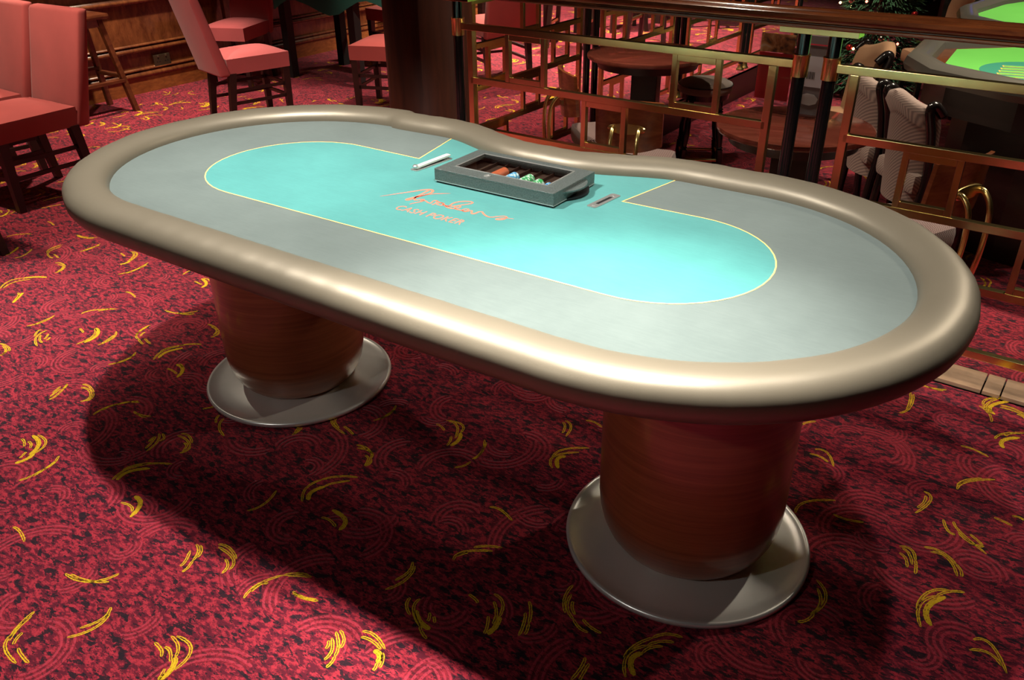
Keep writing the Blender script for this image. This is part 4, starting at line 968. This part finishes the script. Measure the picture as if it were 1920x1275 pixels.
g2=[(.40,4.95),(.48,4.48),(.72,4.22),(1.2,4.12),(2.4,4.4),(2.4,6.2),(.75,6.1),(.50,5.5)]
gaming_table(g2,.66,'farther green gaming table at the top right corner behind the handrail',.0)
# ---- Christmas tree with baubles and lights
tp=FP(-1.60,4.80,LOW)
tree=tag(empty('christmas_tree',tp),'dark green decorated Christmas tree behind the railing posts','christmas tree')
bm=nb(); r3=random.Random(5)
for k in range(11000):
    z=.08+1.8*r3.random()**1.5; R=.36*(1-z/2.3)+.04; a=r3.uniform(0,2*PI); rr=R*math.sqrt(r3.uniform(.25,1))
    p=Vector((rr*math.cos(a),rr*math.sin(a),z)); d=Vector((math.cos(a),math.sin(a),r3.uniform(-.5,.35))).normalized()
    s=d.cross(Vector((r3.uniform(-1,1),r3.uniform(-1,1),1))).normalized(); L=r3.uniform(.035,.075); w=r3.uniform(.006,.012)
    v=[bm.verts.new(p-s*w),bm.verts.new(p+s*w),bm.verts.new(p+d*L+Vector((0,0,-.01)))]
    bm.faces.new(v)
fo_=obj('foliage',bm,M_pine,tree)
bm=nb(); cyl(bm,(0,0,0),(0,0,1.9),.035,.01); obj('trunk',bm,M_darkwood,tree)
bm=nb(); lathe(bm,[(0,0),(.16,0),(.18,.16),(0,.16)],24); obj('pot',bm,M_dark,tree,40)
def tree_pt(px,py):
    """point on the near surface of the tree for a view direction"""
    pass
bulbs=tag(empty('fairy_lights',tp),'string of warm fairy lights wound round the Christmas tree','fairy lights')
P=[]
def surf_pt(a,z,k=1.0): R=(.36*(1-z/2.3)+.07)*k; return Vector((R*math.cos(a),R*math.sin(a),z))
for i in range(160): P.append(surf_pt(i*.18,.15+i*.0105))
bm=nb(); tube(bm,P,.002,4); obj('wire',bm,M_dark,bulbs)
for i in range(0,160,5):
    q=P[i]+Vector((r3.uniform(-.03,.03),r3.uniform(-.03,.03),r3.uniform(-.03,.03)))*.6
    bm=nb(); bmesh.ops.create_icosphere(bm,subdivisions=1,radius=.011,matrix=Matrix.Translation(q)); obj('bulb',bm,M_bulb if i%15 else M_bulbred,bulbs)
bcol=[simple('silver_bauble',(.6,.6,.5),.15,metal=1),simple('gold_bauble',(.7,.4,.1),.2,metal=1),simple('red_bauble',(.4,.02,.02),.2,metal=.8)]
for i in range(14):
    a=-PI/2+r3.uniform(-1.2,1.2); z=.25+i*.085; q=surf_pt(a,z,1.0)
    bm=nb(); bmesh.ops.create_uvsphere(bm,u_segments=14,v_segments=10,radius=.026)
    o=obj('bauble',bm,bcol[i%3],None,180,loc=tp+q)
    tag(o,['silver','gold','red'][i%3]+' shiny bauble hanging on the Christmas tree','bauble',['silver','gold','red'][i%3]+' baubles on the Christmas tree')
# ---- dark machines and lights behind
mc=tag(empty('slot_machine',FP(-.95,5.6,LOW),.2),'dark gaming machine with blue lamps and a yellow lit panel beyond the Christmas tree','gaming machine')
bm=nb(); box(bm,(0,0,.75),(.7,.5,1.5),0,None,.03); obj('cabinet',bm,M_dark,mc)
bm=nb(); box(bm,(-.10,-.26,1.02),(.05,.012,.02)); box(bm,(-.06,-.26,.84),(.05,.012,.02)); obj('blue_lamp',bm,M_ledblue,mc)
bm=nb(); box(bm,(.02,-.26,.99),(.09,.012,.03)); obj('lit_panel',bm,M_screeny,mc)
# ---- dark pub furniture far behind the second railing
def far_table(x,y,label):
    t=tag(empty('pub_table',(x,y,0)),label,'table')
    bm=nb(); box(bm,(0,0,.74),(.9,.7,.04),0,None,.006); obj('table_top',bm,M_stoolwood,t)
    for sx in (-1,1):
        for sy in (-1,1):
            bm=nb(); beam(bm,(sx*.40,sy*.3,0),(sx*.40,sy*.3,.72),.06,.06,up=(0,1,0)); obj('leg',bm,M_darkwood,t)
    return t
far_table(-3.75,6.1,'dark wooden table far behind the second railing, left of the farther round table')
far_table(-3.3,7.7,'dark wooden table far back under the mahogany handrail')
def far_stool(x,y,rz,label):
    t=tag(empty('tall_stool',(x,y,0),rz),label,'stool','dark tall stools far behind the second railing')
    bm=nb(); box(bm,(0,0,.72),(.36,.36,.06),0,None,.015); obj('seat',bm,simple('dark_red_leather',(.10,.012,.012),.4),t)
    for sx in (-1,1):
        for sy in (-1,1):
            bm=nb(); beam(bm,(sx*.14,sy*.14,.70),(sx*.19,sy*.19,0),.038,.038,up=(0,1,0)); obj('leg',bm,M_darkwood,t)
    for sx in (-1,1):
        bm=nb(); beam(bm,(sx*.175,-.175,.22),(sx*.175,.175,.22),.025,.025); obj('foot_rail',bm,M_brass,t)
    return t
for i,(x,y,r) in enumerate(((-3.05,5.75,.3),(-2.45,6.3,.1),(-3.05,6.85,.8),(-2.45,7.5,.4),(-4.5,5.5,.2),(-3.9,5.3,.5))):
    far_stool(x,y,r,'tall dark stool standing far behind the second brass railing')
bm=nb(); box(bm,(0,0,.55),(4.5,.5,1.1),0,None,.01)
tag(obj('back_bar',bm,M_darkwood,None,None,loc=(-4.9,9.2,0)),'long dark wooden bar along the far side of the room','bar counter')
# ---------------------------------------------------------------- light: unseen spots, some read from cast shadows, some added to brighten
def spot(x,y,z,tx,ty,tz,power,size=85,blend=.6,rad=.045,col=(1,.86,.66)):
    l=bpy.data.lights.new('unseen_spot','SPOT'); l.energy=power; l.spot_size=math.radians(size); l.spot_blend=blend
    l.shadow_soft_size=rad; l.color=col
    o=link(bpy.data.objects.new('unseen_spot',l)); o.location=(x,y,z)
    d=Vector((tx-x,ty-y,tz-z)); o.rotation_euler=d.to_track_quat('-Z','Y').to_euler(); return o
W=(1,.95,.86)
spot(-.68,-.33,2.35,-.45,-.25,.0,228,100,.5,.03,W)
spot(-.72,-.20,2.40,-.66,.02,.76,85,42,1,.04,W)
spot(.62,-.42,2.35,.6,-.35,.0,95,88,.8,.03,W)
spot(.52,-.46,2.40,.62,-.46,.76,390,45,1,.04,W)
spot(1.15,.35,2.45,1.15,.3,0,50,92,.6,.04,W)
spot(1.75,3.0,2.6,1.2,1.2,0,120,100,.7,.05)
spot(-2.4,-1.6,2.75,-2.15,-.8,0,290,42,.8,.05,W)  # unseen source added to brighten the carpet at the left
spot(-.6,-3.6,2.75,.2,-.3,.2,62,46,.8,.05,W)
spot(-3.0,.2,2.75,-3.2,.5,0,260,100,.8,.05)
spot(-4.1,1.9,2.75,-4.25,1.7,0,480,72,.7,.05)
spot(-2.25,3.3,2.75,-2.75,3.45,0,260,56,.7,.05)  # added, no source known: lifts the carpet behind the far railing
spot(-2.5,5.0,2.75,-2.9,5.2,0,640,82,.7,.05)
spot(-3.3,6.4,2.75,-3.3,6.6,0,1100,110,.7,.05)
spot(-1.6,1.9,2.75,-1.4,2.2,0,200,100,.7,.05)
spot(-.4,1.9,2.7,-.5,1.9,0,90,90,.7,.05)
spot(1.2,3.2,2.7,1.2,3.2,0,270,70,.7,.05)
spot(1.3,5.0,2.7,1.3,5.0,0,280,70,.7,.05)
spot(-.5,4.9,2.6,-1.3,5.8,.3,260,80,.7,.05)
w=bpy.data.worlds.new('world'); sc.world=w; w.use_nodes=True
bg=w.node_tree.nodes['Background']; bg.inputs[0].default_value=(.9,.55,.4,1); bg.inputs[1].default_value=.008
# lamp discs added unseen in the ceiling, for brass and steel to mirror
for i,(x,y) in enumerate(((-.7,1.6),(1.2,1.9),(-2.2,.9),(.4,-1.8),(2.2,-1.2),(2.6,1.3),(-1.6,3.2),(.3,3.6),(-3.6,-1.2),(-.9,-2.6),(1.4,-3.2),(3.2,-3))):
    t=tag(empty('added_ceiling_glow',(x,y,2.9)),'added unseen ceiling lamp with brass ring','added ceiling glow','added ceiling glow discs')
    bm=nb(); lathe(bm,[(.075,-.004),(.11,-.006),(.112,0),(.075,0)],32); obj('ring',bm,M_brass,t,40)
    bm=nb(); lathe(bm,[(0,-.002),(.075,-.002),(.075,0),(0,0)],32); obj('glow',bm,simple('added_glow',(1,.9,.7),.5,emit=(1,.82,.55),estr=26),t)
vs=sc.view_settings; sc.display_settings.display_device='sRGB'; vs.view_transform='Standard'; vs.look='None'; vs.gamma=1; vs.use_curve_mapping=False; vs.exposure=.22
